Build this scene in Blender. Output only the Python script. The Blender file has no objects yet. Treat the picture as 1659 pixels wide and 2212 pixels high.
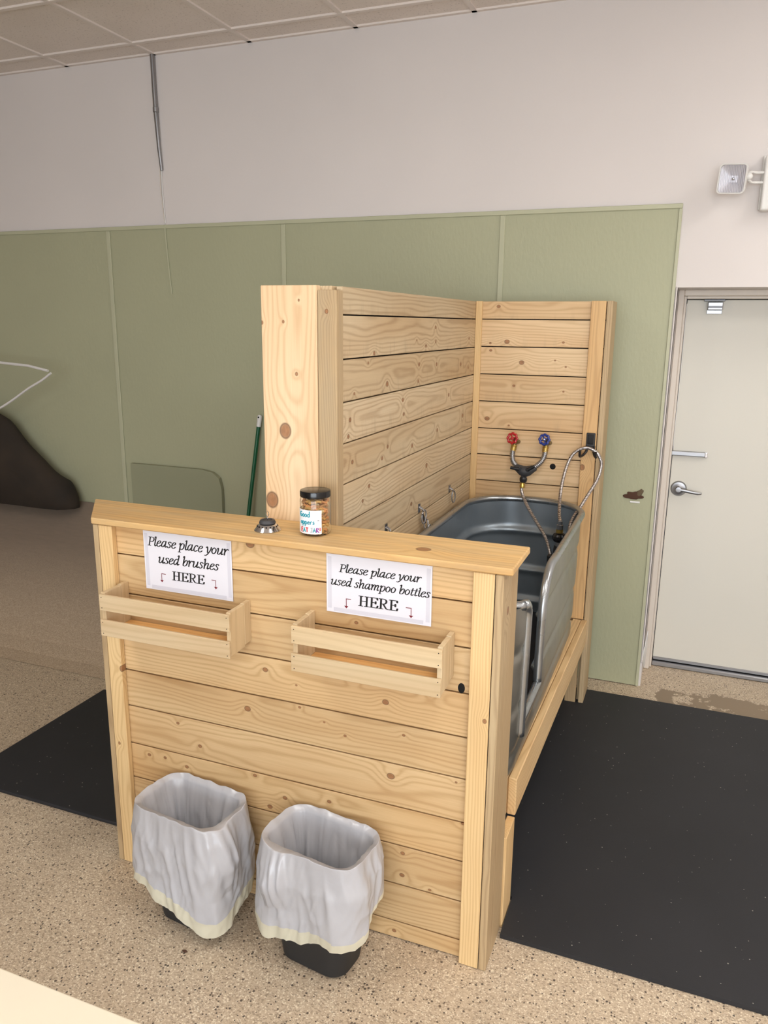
import bpy, bmesh, math, random
from mathutils import Vector, Matrix, noise
random.seed(7)
PI = math.pi
S = 1.14                                     # layout units -> metres, applied at the end
scn = bpy.context.scene
COL = scn.collection

def lin(c):
    return tuple((v/255/12.92) if v <= 10 else ((v/255+.055)/1.055)**2.4 for v in c)+(1,)

# ------------------------------------------------------------ camera, world, exposure
def rodr(w):
    w = Vector(w); th = w.length
    return Matrix.Rotation(th, 3, w.normalized())
F_PX = 1686.287
M = rodr((0.23293037, 0.36991129, 0.05401807)) @ Matrix(((1, 0, 0), (0, 0, -1), (0, 1, 0)))
cam_d = bpy.data.cameras.new('camera'); cam = bpy.data.objects.new('camera', cam_d); COL.objects.link(cam)
cam_d.sensor_fit = 'HORIZONTAL'; cam_d.sensor_width = 36; cam_d.lens = F_PX*36/1659
Rc = Matrix((M[0], -M[1], -M[2])).transposed()
cam.matrix_world = Matrix.Translation((0.3593787, -1.6920106, 1.6521461)) @ Rc.to_4x4()
cam_d.clip_start = .02
scn.camera = cam
vs = scn.view_settings
vs.view_transform = 'Standard'; vs.look = 'None'; vs.gamma = 1; vs.use_curve_mapping = False
vs.exposure = -0.16
world = bpy.data.worlds.new('world'); scn.world = world; world.use_nodes = True
world.node_tree.nodes['Background'].inputs[0].default_value = (.8, .87, 1, 1)
world.node_tree.nodes['Background'].inputs[1].default_value = .4
TROFFER = 16.0                                # emission of the ceiling light diffusers
FILL_DAYLIGHT = 360.                               # cool fill from a window added out of view to brighten the ceiling
TROFFERS = [(.62, -.75), (-1.5, -1.3), (2.75, -.75), (.62, -3.4), (2.75, -3.4), (1.75, .84)]

# ------------------------------------------------------------ node helpers
def mat(name, **kw):
    m = bpy.data.materials.new(name); m.use_nodes = True
    b = m.node_tree.nodes['Principled BSDF']
    for k, v in kw.items():
        b.inputs[k.replace('_', ' ')].default_value = v
    return m
class NT:
    def __init__(s, m): s.t = m.node_tree; s.b = s.t.nodes.get('Principled BSDF')
    def n(s, typ, ins=None, **props):
        nd = s.t.nodes.new(typ)
        for k, v in props.items(): setattr(nd, k, v)
        for k, v in (ins or {}).items():
            if hasattr(v, 'is_output'): s.t.links.new(v, nd.inputs[k])
            else: nd.inputs[k].default_value = v
        return nd
    def math(s, op, a, b=0., c=None, clamp=False):
        ins = {0: a, 1: b}
        if c is not None: ins[2] = c
        return s.n('ShaderNodeMath', ins, operation=op, use_clamp=clamp).outputs[0]
    def vmath(s, op, a, b=(0, 0, 0)):
        nd = s.n('ShaderNodeVectorMath', {0: a, 1: b}, operation=op)
        return nd.outputs['Value'] if op in ('LENGTH', 'DISTANCE', 'DOT_PRODUCT') else nd.outputs[0]
    def mix(s, f, a, b, blend='MIX'):
        nd = s.n('ShaderNodeMix', data_type='RGBA', blend_type=blend)
        for k, v in ((0, f), (6, a), (7, b)):
            if hasattr(v, 'is_output'): s.t.links.new(v, nd.inputs[k])
            else: nd.inputs[k].default_value = v
        return nd.outputs[2]
    def noise(s, vec, scale, detail=2, rough=.5, dist=0):
        return s.n('ShaderNodeTexNoise', {'Vector': vec, 'Scale': scale, 'Detail': detail, 'Roughness': rough, 'Distortion': dist}).outputs[0]
    def rng(s, v, a, b, c=0., d=1.):
        return s.n('ShaderNodeMapRange', {0: v, 1: a, 2: b, 3: c, 4: d}).outputs[0]
    def obj(s): return s.n('ShaderNodeTexCoord').outputs['Object']
    def link(s, o, k): s.t.links.new(o, s.b.inputs[k])
    def bump(s, h, strength, dist=.002):
        s.link(s.n('ShaderNodeBump', {'Height': h, 'Strength': strength, 'Distance': dist}).outputs[0], 'Normal')

PINE = ((232, 198, 143), (198, 150, 88))
def wood(name, tone=PINE, seed=None, knots=(), ring=95., contrast=.42, grey=0., rough=.55, stain=0.):
    """board material; object coords are metres, X along the grain, Y across, Z through"""
    m = mat(name, Roughness=rough, Specular_IOR_Level=.3); t = NT(m)
    o = t.obj()
    if seed is None:
        rnd = t.n('ShaderNodeObjectInfo').outputs['Random']
        sv = t.n('ShaderNodeCombineXYZ', {0: t.math('MULTIPLY', rnd, 37.), 1: t.math('MULTIPLY', rnd, 23.), 2: t.math('MULTIPLY', rnd, 11.)}).outputs[0]
        offy = t.math('MULTIPLY_ADD', rnd, .16, -.08); offz = t.math('MULTIPLY_ADD', t.math('FRACT', t.math('MULTIPLY', rnd, 7.3)), .05, .012)
    else:
        r = random.Random(seed)
        sv = (r.uniform(0, 40), r.uniform(0, 40), r.uniform(0, 40)); offy = r.uniform(-.06, .06); offz = r.uniform(.008, .05)
    p = t.vmath('ADD', o, sv)
    sx = t.n('ShaderNodeSeparateXYZ', {0: o})
    warp = t.noise(t.vmath('MULTIPLY', p, (1.5, 8, 8)), 1., 2)
    warp2 = t.noise(t.vmath('MULTIPLY', p, (9, 40, 40)), 1., 1)
    yy = t.math('ADD', sx.outputs[1], offy); zz = t.math('ADD', sx.outputs[2], offz)
    rad = t.math('SQRT', t.math('ADD', t.math('MULTIPLY', yy, yy), t.math('MULTIPLY', zz, zz)))
    rad = t.math('ADD', rad, t.math('MULTIPLY_ADD', warp, .060, -.03))
    rad = t.math('ADD', rad, t.math('MULTIPLY_ADD', warp2, .004, -.002))
    kmask = None; krim = None
    for (kx, ky, kr) in knots:
        d = t.vmath('LENGTH', t.vmath('MULTIPLY', t.vmath('SUBTRACT', o, (kx, ky, 0)), (.8, 1., 0)))
        g = t.math('EXPONENT', t.math('MULTIPLY', t.math('MULTIPLY', d, d), -1/(2.6*kr)**2))
        rad = t.math('MULTIPLY_ADD', g, min(.035, kr*2.), rad)
        k = t.rng(d, kr*.72, kr*.5); kr_ = t.rng(t.math('ABSOLUTE', t.math('SUBTRACT', d, kr*.66)), kr*.16, 0.)
        kmask = k if kmask is None else t.math('MAXIMUM', kmask, k)
        krim = kr_ if krim is None else t.math('MAXIMUM', krim, kr_)
    s_ = t.math('SINE', t.math('MULTIPLY', rad, ring*2*PI))
    s_ = t.math('POWER', t.math('MULTIPLY_ADD', s_, .5, .5), 2.5)
    fine = t.noise(t.vmath('MULTIPLY', p, (6, 260, 260)), 1., 2, .6)
    big = t.noise(t.vmath('MULTIPLY', p, (1.2, 7, 7)), 1., 2)
    f = t.math('MULTIPLY', s_, contrast)
    f = t.math('ADD', f, t.math('MULTIPLY_ADD', fine, .5, -.2), clamp=True)
    c = t.mix(f, lin(tone[0]), lin(tone[1]))
    c = t.mix(t.rng(big, .35, .7, 0, .45), c, lin((222, 194, 158)), 'MULTIPLY')
    if grey:
        c = t.mix(t.math('MULTIPLY', t.rng(t.noise(t.vmath('MULTIPLY', p, (5, 30, 30)), 1., 4, .7), .35, .75), grey), c, lin((160, 144, 120)))
    if stain:
        st = t.rng(t.noise(t.vmath('MULTIPLY', p, (30, 5, 5)), 1., 3, .7), .52, .75)
        low = t.rng(sx.outputs[1], .01, -.055)
        c = t.mix(t.math('MULTIPLY', t.math('MULTIPLY', st, low), stain), c, lin((150, 132, 106)))
    if kmask is not None:
        c = t.mix(t.math('MULTIPLY', kmask, .85), c, t.mix(t.noise(t.vmath('MULTIPLY', p, (60, 160, 60)), 1., 3), lin((178, 122, 80)), lin((96, 56, 34))))
        c = t.mix(t.math('MULTIPLY', krim, .8), c, lin((86, 50, 34)))
    t.link(c, 'Base Color')
    t.bump(t.math('ADD', t.math('MULTIPLY', f, .5), fine), .12, .001)
    return m

# ------------------------------------------------------------ mesh helpers
WL = {}                                        # world location of every root
def origin(o): return WL.get(o.name, Vector((0, 0, 0)))
def thing(name, label, cat, loc, group=None):
    o = bpy.data.objects.new(name, None); COL.objects.link(o); o.location = loc
    o.empty_display_size = .05
    o['label'] = label; o['category'] = cat
    if group: o['group'] = group
    WL[o.name] = Vector(loc)
    return o
def link(name, bm, m, parent=None, loc=(0, 0, 0), rot=None, smooth=False, label=None):
    me = bpy.data.meshes.new(name); bm.normal_update(); bm.to_mesh(me); bm.free()
    return link_me(name, me, m, parent, loc, rot, smooth, label)
def link_me(name, me, m, parent=None, loc=(0, 0, 0), rot=None, smooth=False, label=None):
    o = bpy.data.objects.new(name, me); COL.objects.link(o)
    if m is not None and not me.materials:
        for x in (m if isinstance(m, (list, tuple)) else [m]): me.materials.append(x)
    if smooth:
        for p in me.polygons: p.use_smooth = True
        if smooth != 'all':
            try: me.set_sharp_from_angle(angle=math.radians(38))
            except Exception: pass
    loc = Vector(loc)
    if parent is not None:
        o.parent = parent
        o.location = loc-origin(parent)
    else: o.location = loc
    WL[o.name] = loc.copy()
    if rot is not None: o.rotation_euler = rot.to_euler() if hasattr(rot, 'to_euler') else rot
    if label: o['label'] = label
    return o
def tag(o, label, cat, group=None):
    o['label'] = label; o['category'] = cat
    if group: o['group'] = group
    return o
def struct(o): o['kind'] = 'structure'; return o
def cube(bm, x0, x1, y0, y1, z0, z1, bev=0., seg=1):
    v = [bm.verts.new(p) for p in ((x0, y0, z0), (x1, y0, z0), (x1, y1, z0), (x0, y1, z0), (x0, y0, z1), (x1, y0, z1), (x1, y1, z1), (x0, y1, z1))]
    fs = [bm.faces.new([v[i] for i in q]) for q in ((3, 2, 1, 0), (4, 5, 6, 7), (0, 1, 5, 4), (1, 2, 6, 5), (2, 3, 7, 6), (3, 0, 4, 7))]
    if bev:
        es = list({e for f in fs for e in f.edges})
        bmesh.ops.bevel(bm, geom=es, offset=bev, segments=seg, affect='EDGES', profile=.5)
    return bm
def box(name, b, m, parent=None, bev=0., seg=1, label=None, smooth=False):
    x0, x1, y0, y1, z0, z1 = b
    c = Vector(((x0+x1)/2, (y0+y1)/2, (z0+z1)/2))
    bm = cube(bmesh.new(), x0-c.x, x1-c.x, y0-c.y, y1-c.y, z0-c.z, z1-c.z, bev, seg)
    return link(name, bm, m, parent, c, None, smooth, label)
def board(name, b, parent, axis, tone=PINE, knots=(), bev=.0016, label=None, m=None, **kw):
    """b in world extents; knots as world (x,y,z,r) that lie on it"""
    x0, x1, y0, y1, z0, z1 = b
    c = Vector(((x0+x1)/2, (y0+y1)/2, (z0+z1)/2))
    d = Vector((x1-x0, y1-y0, z1-z0)); ax = 'xyz'.index(axis)
    rest = [i for i in range(3) if i != ax]
    th = min(rest, key=lambda i: d[i]); wd = [i for i in rest if i != th][0]
    e = [Vector((1, 0, 0)), Vector((0, 1, 0)), Vector((0, 0, 1))]
    X, Y = e[ax], e[wd]; Z = X.cross(Y)
    R = Matrix((X, Y, Z)).transposed()
    bm = cube(bmesh.new(), -d[ax]/2, d[ax]/2, -d[wd]/2, d[wd]/2, -d[th]/2, d[th]/2, bev)
    if m is None:
        loc = []
        for k in knots:
            q = Vector(k[:3])-c
            if abs(q.dot(X)) < d[ax]/2+.01 and abs(q.dot(Y)) < d[wd]/2+k[3]*.6:
                loc.append((q.dot(X), q.dot(Y), k[3]))
        m = wood(name+'_pine', tone, seed=random.random(), knots=loc, **kw)
    return link(name, bm, m, parent, c, R, False, label)
def tube_bm(bm, pts, r, n=10, cap=True, closed=False):
    pts = [Vector(p) for p in pts]; N = len(pts)
    rs = r if hasattr(r, '__len__') else [r]*N
    up = None; rings = []
    for i, p in enumerate(pts):
        a = pts[(i-1) % N] if (i or closed) else p; b = pts[(i+1) % N] if (i < N-1 or closed) else p
        t = (b-a).normalized()
        if up is None:
            up = Vector((0, 0, 1)) if abs(t.z) < .9 else Vector((1, 0, 0))
        u = (up-t*up.dot(t)).normalized(); w = t.cross(u); up = u
        rings.append([bm.verts.new(p+rs[i]*(math.cos(2*PI*k/n)*u+math.sin(2*PI*k/n)*w)) for k in range(n)])
    for i in range(N if closed else N-1):
        A, B = rings[i], rings[(i+1) % N]
        for k in range(n): bm.faces.new((A[k], A[(k+1) % n], B[(k+1) % n], B[k]))
    if cap and not closed:
        bm.faces.new(rings[0][::-1]); bm.faces.new(rings[-1])
    return bm
def spline(pts, k=8):
    pts = [Vector(p) for p in pts]; out = []
    P = [pts[0]*2-pts[1]]+pts+[pts[-1]*2-pts[-2]]
    for i in range(1, len(P)-2):
        for j in range(k):
            t = j/k; a, b, c, d = P[i-1], P[i], P[i+1], P[i+2]
            out.append(.5*((2*b)+(c-a)*t+(2*a-5*b+4*c-d)*t*t+(3*b-a-3*c+d)*t**3))
    return out+[pts[-1]]
def tube(name, pts, r, m, parent=None, n=10, label=None, closed=False):
    c = Vector(pts[0])
    return link(name, tube_bm(bmesh.new(), [Vector(p)-c for p in pts], r, n, True, closed), m, parent, c, None, True, label)
def lathe_bm(bm, prof, n=32, ax=Matrix.Identity(3), off=(0, 0, 0)):
    off = Vector(off); rings = []
    for r, z in prof:
        if r < 1e-6: rings.append([bm.verts.new(ax @ Vector((0, 0, z))+off)])
        else: rings.append([bm.verts.new(ax @ Vector((r*math.cos(2*PI*k/n), r*math.sin(2*PI*k/n), z))+off) for k in range(n)])
    for A, B in zip(rings, rings[1:]):
        for k in range(n):
            q = [A[k % len(A)], A[(k+1) % len(A)], B[(k+1) % len(B)], B[k % len(B)]]
            q = [v for i, v in enumerate(q) if v not in q[:i]]
            if len(q) > 2: bm.faces.new(q)
    return bm
def lathe(name, prof, loc, m, parent=None, n=32, ax=Matrix.Identity(3), label=None):
    return link(name, lathe_bm(bmesh.new(), prof, n, ax), m, parent, loc, None, True, label)
AX_MY = Matrix.Rotation(PI/2, 3, 'X')          # local z -> -y (towards the viewer)
def dup(root, loc, **props):
    r = root.copy(); COL.objects.link(r); r.location = loc
    for k, v in props.items(): r[k] = v
    for ch in root.children:
        c = ch.copy(); COL.objects.link(c); c.parent = r
        for g in ch.children:
            d = g.copy(); COL.objects.link(d); d.parent = c
    return r

# ------------------------------------------------------------ materials
def floor_mat():
    m = mat('speckled_floor', Roughness=.42, Specular_IOR_Level=.35); t = NT(m); o = t.obj()
    v = t.n('ShaderNodeTexVoronoi', {'Vector': o, 'Scale': 300., 'Randomness': 1.}, feature='F1')
    s = t.n('ShaderNodeSeparateColor', {0: v.outputs['Color']})
    base = t.mix(t.noise(o, 3., 3), lin((192, 173, 149)), lin((212, 194, 169)))
    c = t.mix(t.rng(s.outputs[0], .0, 1., 0, .55), base, lin((160, 139, 114)))
    c = t.mix(t.math('MULTIPLY', t.math('GREATER_THAN', s.outputs[1], .86), .75), c, lin((232, 220, 196)))
    v2 = t.n('ShaderNodeTexVoronoi', {'Vector': t.vmath('ADD', o, (5.3, 2.1, 0)), 'Scale': 135., 'Randomness': 1.}, feature='F1')
    s2 = t.n('ShaderNodeSeparateColor', {0: v2.outputs['Color']})
    blk = t.math('MULTIPLY', t.math('GREATER_THAN', s2.outputs[0], .80), t.math('LESS_THAN', v2.outputs['Distance'], t.math('MULTIPLY_ADD', s2.outputs[1], .32, .16)))
    c = t.mix(t.math('MULTIPLY', blk, .88), c, lin((52, 44, 40)))
    v3 = t.n('ShaderNodeTexVoronoi', {'Vector': t.vmath('ADD', t.vmath('MULTIPLY', o, (1, 1.6, 1)), (1.3, 8.1, 0)), 'Scale': 210., 'Randomness': 1.}, feature='F1')
    s3 = t.n('ShaderNodeSeparateColor', {0: v3.outputs['Color']})
    c = t.mix(t.math('MULTIPLY', t.math('GREATER_THAN', s3.outputs[0], .82), .45), c, lin((108, 90, 74)))
    # dirt and worn coating patches
    dirt = t.rng(t.noise(o, 1.7, 5, .65), .50, .72, 0, .30)
    c = t.mix(dirt, c, lin((120, 104, 88)))
    sx = t.n('ShaderNodeSeparateXYZ', {0: o})
    reg = t.math('MULTIPLY', t.rng(sx.outputs[0], .26, .36), t.math('MULTIPLY', t.rng(sx.outputs[1], 1.62, 1.74), t.rng(sx.outputs[1], 2.12, 1.9)))
    wn = t.noise(t.vmath('ADD', o, (3.1, 0.4, 0)), 5.5, 9, .72)
    worn = t.math('GREATER_THAN', t.math('MULTIPLY', reg, wn), .455)
    c = t.mix(worn, c, lin((140, 122, 100)))
    t.link(c, 'Base Color'); t.bump(t.math('ADD', t.noise(o, 160., 3), t.math('MULTIPLY', worn, -1.)), .12, .001)
    return m
M_FLOOR = floor_mat()
def paint(name, col, bscale=90., bs=.15, var=.04, rough=.6, stretch=(1, 1, 1)):
    m = mat(name, Roughness=rough, Specular_IOR_Level=.3); t = NT(m); o = t.obj()
    c = t.mix(t.noise(o, 1.1, 3), lin([v*(1-var) for v in col]), lin([min(255, v*(1+var)) for v in col]))
    t.link(c, 'Base Color'); t.bump(t.noise(t.vmath('MULTIPLY', o, stretch), bscale, 3), bs, .003)
    return m
M_CREAM = paint('cream_paint', (216, 209, 205), 60, .12)
M_GREEN = paint('sage_panel_paint', (168, 168, 139), 55, .35, .05, .45, (1.5, 1, .6))
M_GREEN2 = paint('sage_trim_paint', (180, 180, 152), 80, .1, .03, .4)
M_DOOR = paint('door_paint', (211, 207, 196), 140, .08, .02, .45)
M_FRAME = paint('frame_paint', (212, 202, 190), 60, .06, .03, .4)
def tile_mat():
    m = mat('ceiling_tile', Roughness=.85); t = NT(m); o = t.obj()
    n = t.noise(o, 95., 3, .7); pit = t.rng(n, .58, .68)
    c = t.mix(t.math('MULTIPLY', pit, .5), lin((232, 222, 214)), lin((150, 136, 126)))
    c = t.mix(t.rng(t.noise(o, 2.5, 2), .4, .7, 0, .25), c, lin((208, 196, 184)))
    t.link(c, 'Base Color'); t.bump(t.math('MULTIPLY', pit, -1.), .5, .003); return m
M_TILE = tile_mat()
M_GRID = mat('ceiling_grid', Base_Color=lin((226, 216, 208)), Roughness=.5)
def rubber():
    m = mat('black_rubber', Roughness=.62, Specular_IOR_Level=.45); t = NT(m); o = t.obj()
    c = t.mix(t.noise(o, 2.3, 4, .6), lin((27, 28, 31)), lin((42, 42, 46)))
    v = t.n('ShaderNodeTexVoronoi', {'Vector': o, 'Scale': 55.}, feature='F1'); s = t.n('ShaderNodeSeparateColor', {0: v.outputs['Color']})
    sp = t.math('MULTIPLY', t.math('GREATER_THAN', s.outputs[0], .5), t.math('LESS_THAN', v.outputs['Distance'], t.math('MULTIPLY', s.outputs[1], .11)))
    c = t.mix(t.math('MULTIPLY', sp, .7), c, lin((190, 184, 170)))
    t.link(c, 'Base Color'); t.bump(t.noise(o, 400., 3, .7), .35, .001); return m
M_RUBBER = rubber()
def galv(name, c0, c1, rough=.34, metallic=.9, bs=.05):
    m = mat(name, Metallic=metallic); t = NT(m); o = t.obj()
    n = t.noise(o, 7., 3, .55)
    t.link(t.mix(n, lin(c0), lin(c1)), 'Base Color'); t.link(t.rng(t.noise(o, 7., 2), .3, .7, rough-.07, rough+.12), 'Roughness')
    t.bump(t.noise(o, 12., 2), bs, .002); return m
M_GALV = galv('galvanized_outside', (146, 146, 138), (172, 171, 163), .36)
M_GALVIN = galv('galvanized_inside', (128, 138, 146), (152, 162, 170), .33, .62, .02)
M_RIM = galv('galvanized_rim', (150, 154, 157), (186, 190, 192), .26, .9, .02)
M_STEEL = mat('brushed_steel', Base_Color=lin((156, 156, 158)), Metallic=1, Roughness=.36)
M_CHROME = mat('chrome', Base_Color=lin((205, 205, 208)), Metallic=1, Roughness=.15)
M_DKSTEEL = mat('dark_steel', Base_Color=lin((88, 86, 86)), Metallic=.9, Roughness=.35)
M_BRASS = mat('brass', Base_Color=lin((190, 160, 84)), Metallic=.9, Roughness=.32)
M_BRONZE = mat('aged_bronze', Base_Color=lin((128, 112, 76)), Metallic=.8, Roughness=.4)
M_BLACK = mat('black_plastic', Base_Color=lin((26, 26, 28)), Roughness=.4)
M_BLACKGLOSS = mat('glossy_black_plastic', Base_Color=lin((16, 15, 15)), Roughness=.18)
M_DKGREY = mat('dark_grey_plastic', Base_Color=lin((58, 58, 60)), Roughness=.5)
M_RED = mat('red_enamel', Base_Color=lin((170, 26, 30)), Roughness=.3)
M_BLUE = mat('blue_enamel', Base_Color=lin((28, 50, 128)), Roughness=.3)
M_HOLE = mat('hole_black', Base_Color=lin((8, 7, 7)), Roughness=.9)
M_SEAM = mat('dark_joint', Base_Color=lin((14, 8, 8)), Roughness=1.)
M_WHITE = mat('white_plastic', Base_Color=lin((222, 220, 216)), Roughness=.4)
M_CREAMTOP = mat('cream_laminate', Base_Color=lin((226, 217, 196)), Roughness=.3)
M_INK = mat('black_ink', Base_Color=lin((14, 13, 14)), Roughness=.6)
M_REDINK = mat('red_ink', Base_Color=lin((118, 16, 34)), Roughness=.6)
M_PAPER = mat('white_paper', Base_Color=lin((226, 225, 232)), Roughness=.35)
def braid():
    m = mat('braided_steel', Metallic=.85, Roughness=.3); t = NT(m); o = t.obj()
    w = t.n('ShaderNodeTexWave', {'Vector': o, 'Scale': 60., 'Distortion': 6., 'Detail': 2.}, bands_direction='Z').outputs[1]
    t.link(t.mix(t.rng(w, .55, .95), lin((196, 190, 186)), lin((88, 78, 74))), 'Base Color'); t.bump(w, .3, .001); return m
M_BRAID = braid()

# ------------------------------------------------------------ room shell
CEIL, WY = 2.943, 1.908
XL, XR, YF = -6.3, 3.6, -5.6
OX, OZ = .266, 1.808                           # doorway: left edge, head height
OX2 = 1.16
struct(link('floor', cube(bmesh.new(), XL-.1, XR+.1, YF-.1, 2.6, -.06, 0), M_FLOOR))
bm = bmesh.new()
cube(bm, XL, OX, WY, WY+.3, 0, CEIL+.1); cube(bm, OX, OX2, WY, WY+.3, OZ, CEIL+.1); cube(bm, OX2, XR, WY, WY+.3, 0, CEIL+.1)
wall_back = struct(link('wall_back', bm, M_CREAM))
struct(box('wall_left', (XL-.1, XL, YF, 2.3, 0, CEIL+.1), M_CREAM))
struct(box('wall_right', (XR, XR+.1, YF, 2.3, 0, CEIL+.1), M_CREAM))
WX0, WX1, WZ0, WZ1 = -1.2, 3.2, .5, 2.6
bm = bmesh.new()
cube(bm, XL, WX0, YF-.1, YF, 0, CEIL+.1); cube(bm, WX1, XR, YF-.1, YF, 0, CEIL+.1)
cube(bm, WX0, WX1, YF-.1, YF, 0, WZ0); cube(bm, WX0, WX1, YF-.1, YF, WZ1, CEIL+.1)
struct(link('wall_front', bm, M_CREAM))
wf = bmesh.new()
for k in range(5):
    x = WX0+(WX1-WX0)*k/4; cube(wf, x-.02, x+.02, YF-.08, YF-.02, WZ0, WZ1)
cube(wf, WX0, WX1, YF-.08, YF-.02, WZ0-.02, WZ0+.02); cube(wf, WX0, WX1, YF-.08, YF-.02, WZ1-.02, WZ1+.02)
win = struct(link('added_window_1', wf, M_FRAME))  # added unseen window, frames the fill light behind the viewer
wl = bpy.data.lights.new('fill_daylight', 'AREA'); wl.shape = 'RECTANGLE'; wl.size = (WX1-WX0)*S; wl.size_y = (WZ1-WZ0)*S; wl.energy = FILL_DAYLIGHT; wl.color = (.86, .93, 1)
wo = bpy.data.objects.new('fill_daylight', wl); COL.objects.link(wo); wo.location = ((WX0+WX1)/2, YF-.14, (WZ0+WZ1)/2); wo.rotation_euler = (math.radians(90), 0, 0)
# ceiling: slab above, T-grid and lay-in tiles
ceil = struct(box('ceiling', (XL, XR, YF, WY, CEIL+.03, CEIL+.1), M_TILE))
gx = [-1.195+.5475*i for i in range(-10, 10)]; gy = [1.735-.53*i for i in range(0, 14)]
bars = bmesh.new()
for x in gx:
    if XL < x < XR: cube(bars, x-.011, x+.011, YF, WY, CEIL-.006, CEIL+.004)
for y in gy: cube(bars, XL, XR, y-.011, y+.011, CEIL-.0065, CEIL+.0035)
cube(bars, XL, XR, WY-.02, WY, CEIL-.006, CEIL+.004)
link('grid_bars', bars, M_GRID, ceil)
ge = [XL]+[x for x in gx if XL < x < XR]+[XR]; ye = [WY]+gy+[YF]
tile_me = {}
troff_cells = set()
for i in range(len(ge)-1):
    for j in range(len(ye)-1):
        x0, x1, y1, y0 = ge[i], ge[i+1], ye[j], ye[j+1]
        if x1-x0 < .03 or y1-y0 < .03: continue
        hit = any(x0 < tx+.01 < x1+.0 and abs((y0+y1)/2-ty) < .54 for tx, ty in [(a, b) for a, b in TROFFERS])
        if hit: continue
        if y1 < -1.2: continue                  # far behind the camera the slab itself serves
        key = (round(x1-x0, 3), round(y1-y0, 3))
        if key not in tile_me:
            w, h = (x1-x0)/2-.009, (y1-y0)/2-.009
            bm = cube(bmesh.new(), -w, w, -h, h, 0, .018); me = bpy.data.meshes.new('ceiling_tile'); bm.to_mesh(me); bm.free()
            tile_me[key] = me
        link_me('tile', tile_me[key], M_TILE, ceil, ((x0+x1)/2, (y0+y1)/2, CEIL+.002))
# ceiling lights (behind and above the photographer)
M_LAMP = bpy.data.materials.new('light_diffuser'); M_LAMP.use_nodes = True
nt = M_LAMP.node_tree; nt.nodes.remove(nt.nodes['Principled BSDF'])
em = nt.nodes.new('ShaderNodeEmission'); em.inputs[0].default_value = (1, .975, .94, 1); em.inputs[1].default_value = TROFFER
nt.links.new(em.outputs[0], nt.nodes['Material Output'].inputs[0])
for k, (tx, ty) in enumerate(TROFFERS):
    lt = thing('ceiling_light', 'recessed fluorescent ceiling light with a flat diffuser, set into the tiled ceiling', 'ceiling light', (tx, ty, CEIL-.02), 'recessed ceiling lights')
    bm = bmesh.new()
    for b in ((-.27, .27, -.54, -.51), (-.27, .27, .51, .54), (-.27, -.245, -.51, .51), (.245, .27, -.51, .51)):
        cube(bm, tx+b[0], tx+b[1], ty+b[2], ty+b[3], CEIL-.02, CEIL+.02)
    link('frame', bm, M_WHITE, lt)
    box('diffuser', (tx-.244, tx+.244, ty-.509, ty+.509, CEIL-.014, CEIL-.008), M_LAMP, lt)

# sage green wall panels with joint strips and edge trim
GT = 2.133; GY0, GY1 = WY-.012, WY-.0005
gj = [.255, -.485, -1.578, -2.641, -3.72, -4.80, -5.88, XL]
for a, b in zip(gj, gj[1:]):
    box('panel', (b+.0025, a-.0025, GY0, GY1, .004, GT-.004), M_GREEN, wall_back, .001)
for x in gj[1:-1]:
    bm = cube(bmesh.new(), x-.012, x+.012, GY0-.007, GY0-.0005, .004, GT-.016, .002)
    link('joint_strip', bm, M_GREEN2, wall_back)
box('edge_strip', (XL, .257, GY0-.006, GY0-.0005, GT-.015, GT+.004), M_GREEN2, wall_back, .002)
box('edge_strip', (.243, .257, GY0-.006, GY0-.0005, .004, GT-.0155), M_GREEN2, wall_back, .002)
# cream corner bead of the doorway, chipped at the foot
box('corner_bead', (.2585, OX+.0, WY-.008, WY+.10, .12, OZ+.003), M_CREAM, wall_back, .003)
# chipped foot of the bead: torn paper flap
bm = bmesh.new()
pts = [(.262, WY-.008, .135), (.272, WY+.06, .07), (.276, WY+.11, .16), (.274, WY+.10, .24)]
for dx in (0, .004): [bm.verts.new((p[0]+dx, p[1], p[2])) for p in pts]
bm.verts.ensure_lookup_table()
bm.faces.new(bm.verts[:4]); bm.faces.new(bm.verts[4:][::-1])
for i in range(4): bm.faces.new((bm.verts[i], bm.verts[4+i], bm.verts[4+(i+1) % 4], bm.verts[(i+1) % 4]))
link('torn_corner_flap', bm, M_WHITE, wall_back, label='torn white flap at the foot of the doorway corner')

# door in its recess
FY, DY = 2.12, 2.20
door = thing('door_1', 'off-white flush exit door with steel lever in a deep doorway', 'door', ((OX+OX2)/2, DY, 0))
door['kind'] = 'structure'
del door['category']
bm = bmesh.new()
cube(bm, OX+.001, OX+.026, FY, FY+.12, 0, OZ, .003); cube(bm, OX2-.026, OX2-.001, FY, FY+.12, 0, OZ, .003)
cube(bm, OX+.026, OX2-.026, FY, FY+.12, OZ-.026, OZ, .003)
link('door_frame', bm, M_FRAME, door)
bm = bmesh.new()
cube(bm, OX+.026, OX+.036, FY+.03, FY+.12, 0, OZ-.026, .002); cube(bm, OX2-.036, OX2-.026, FY+.03, FY+.12, 0, OZ-.026, .002)
cube(bm, OX+.036, OX2-.036, FY+.03, FY+.12, OZ-.038, OZ-.026, .002)
link('door_stop', bm, M_FRAME, door)
box('door_leaf', (OX+.039, OX2-.039, DY, DY+.035, .032, OZ-.041), M_DOOR, door, .0015)
bm = cube(bmesh.new(), OX+.036, OX2-.036, DY-.03, DY+.06, 0.001, .022, .004)
link('threshold', bm, M_STEEL, door)
box('seam_shadow_gap', (OX+.0365, OX2-.0365, DY+.036, DY+.05, .0, OZ-.03), M_SEAM, door)
box('door_sweep', (OX+.041, OX2-.041, DY-.006, DY-.0005, .026, .040), M_STEEL, door, .001)
hx, hz = .347, .903
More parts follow.
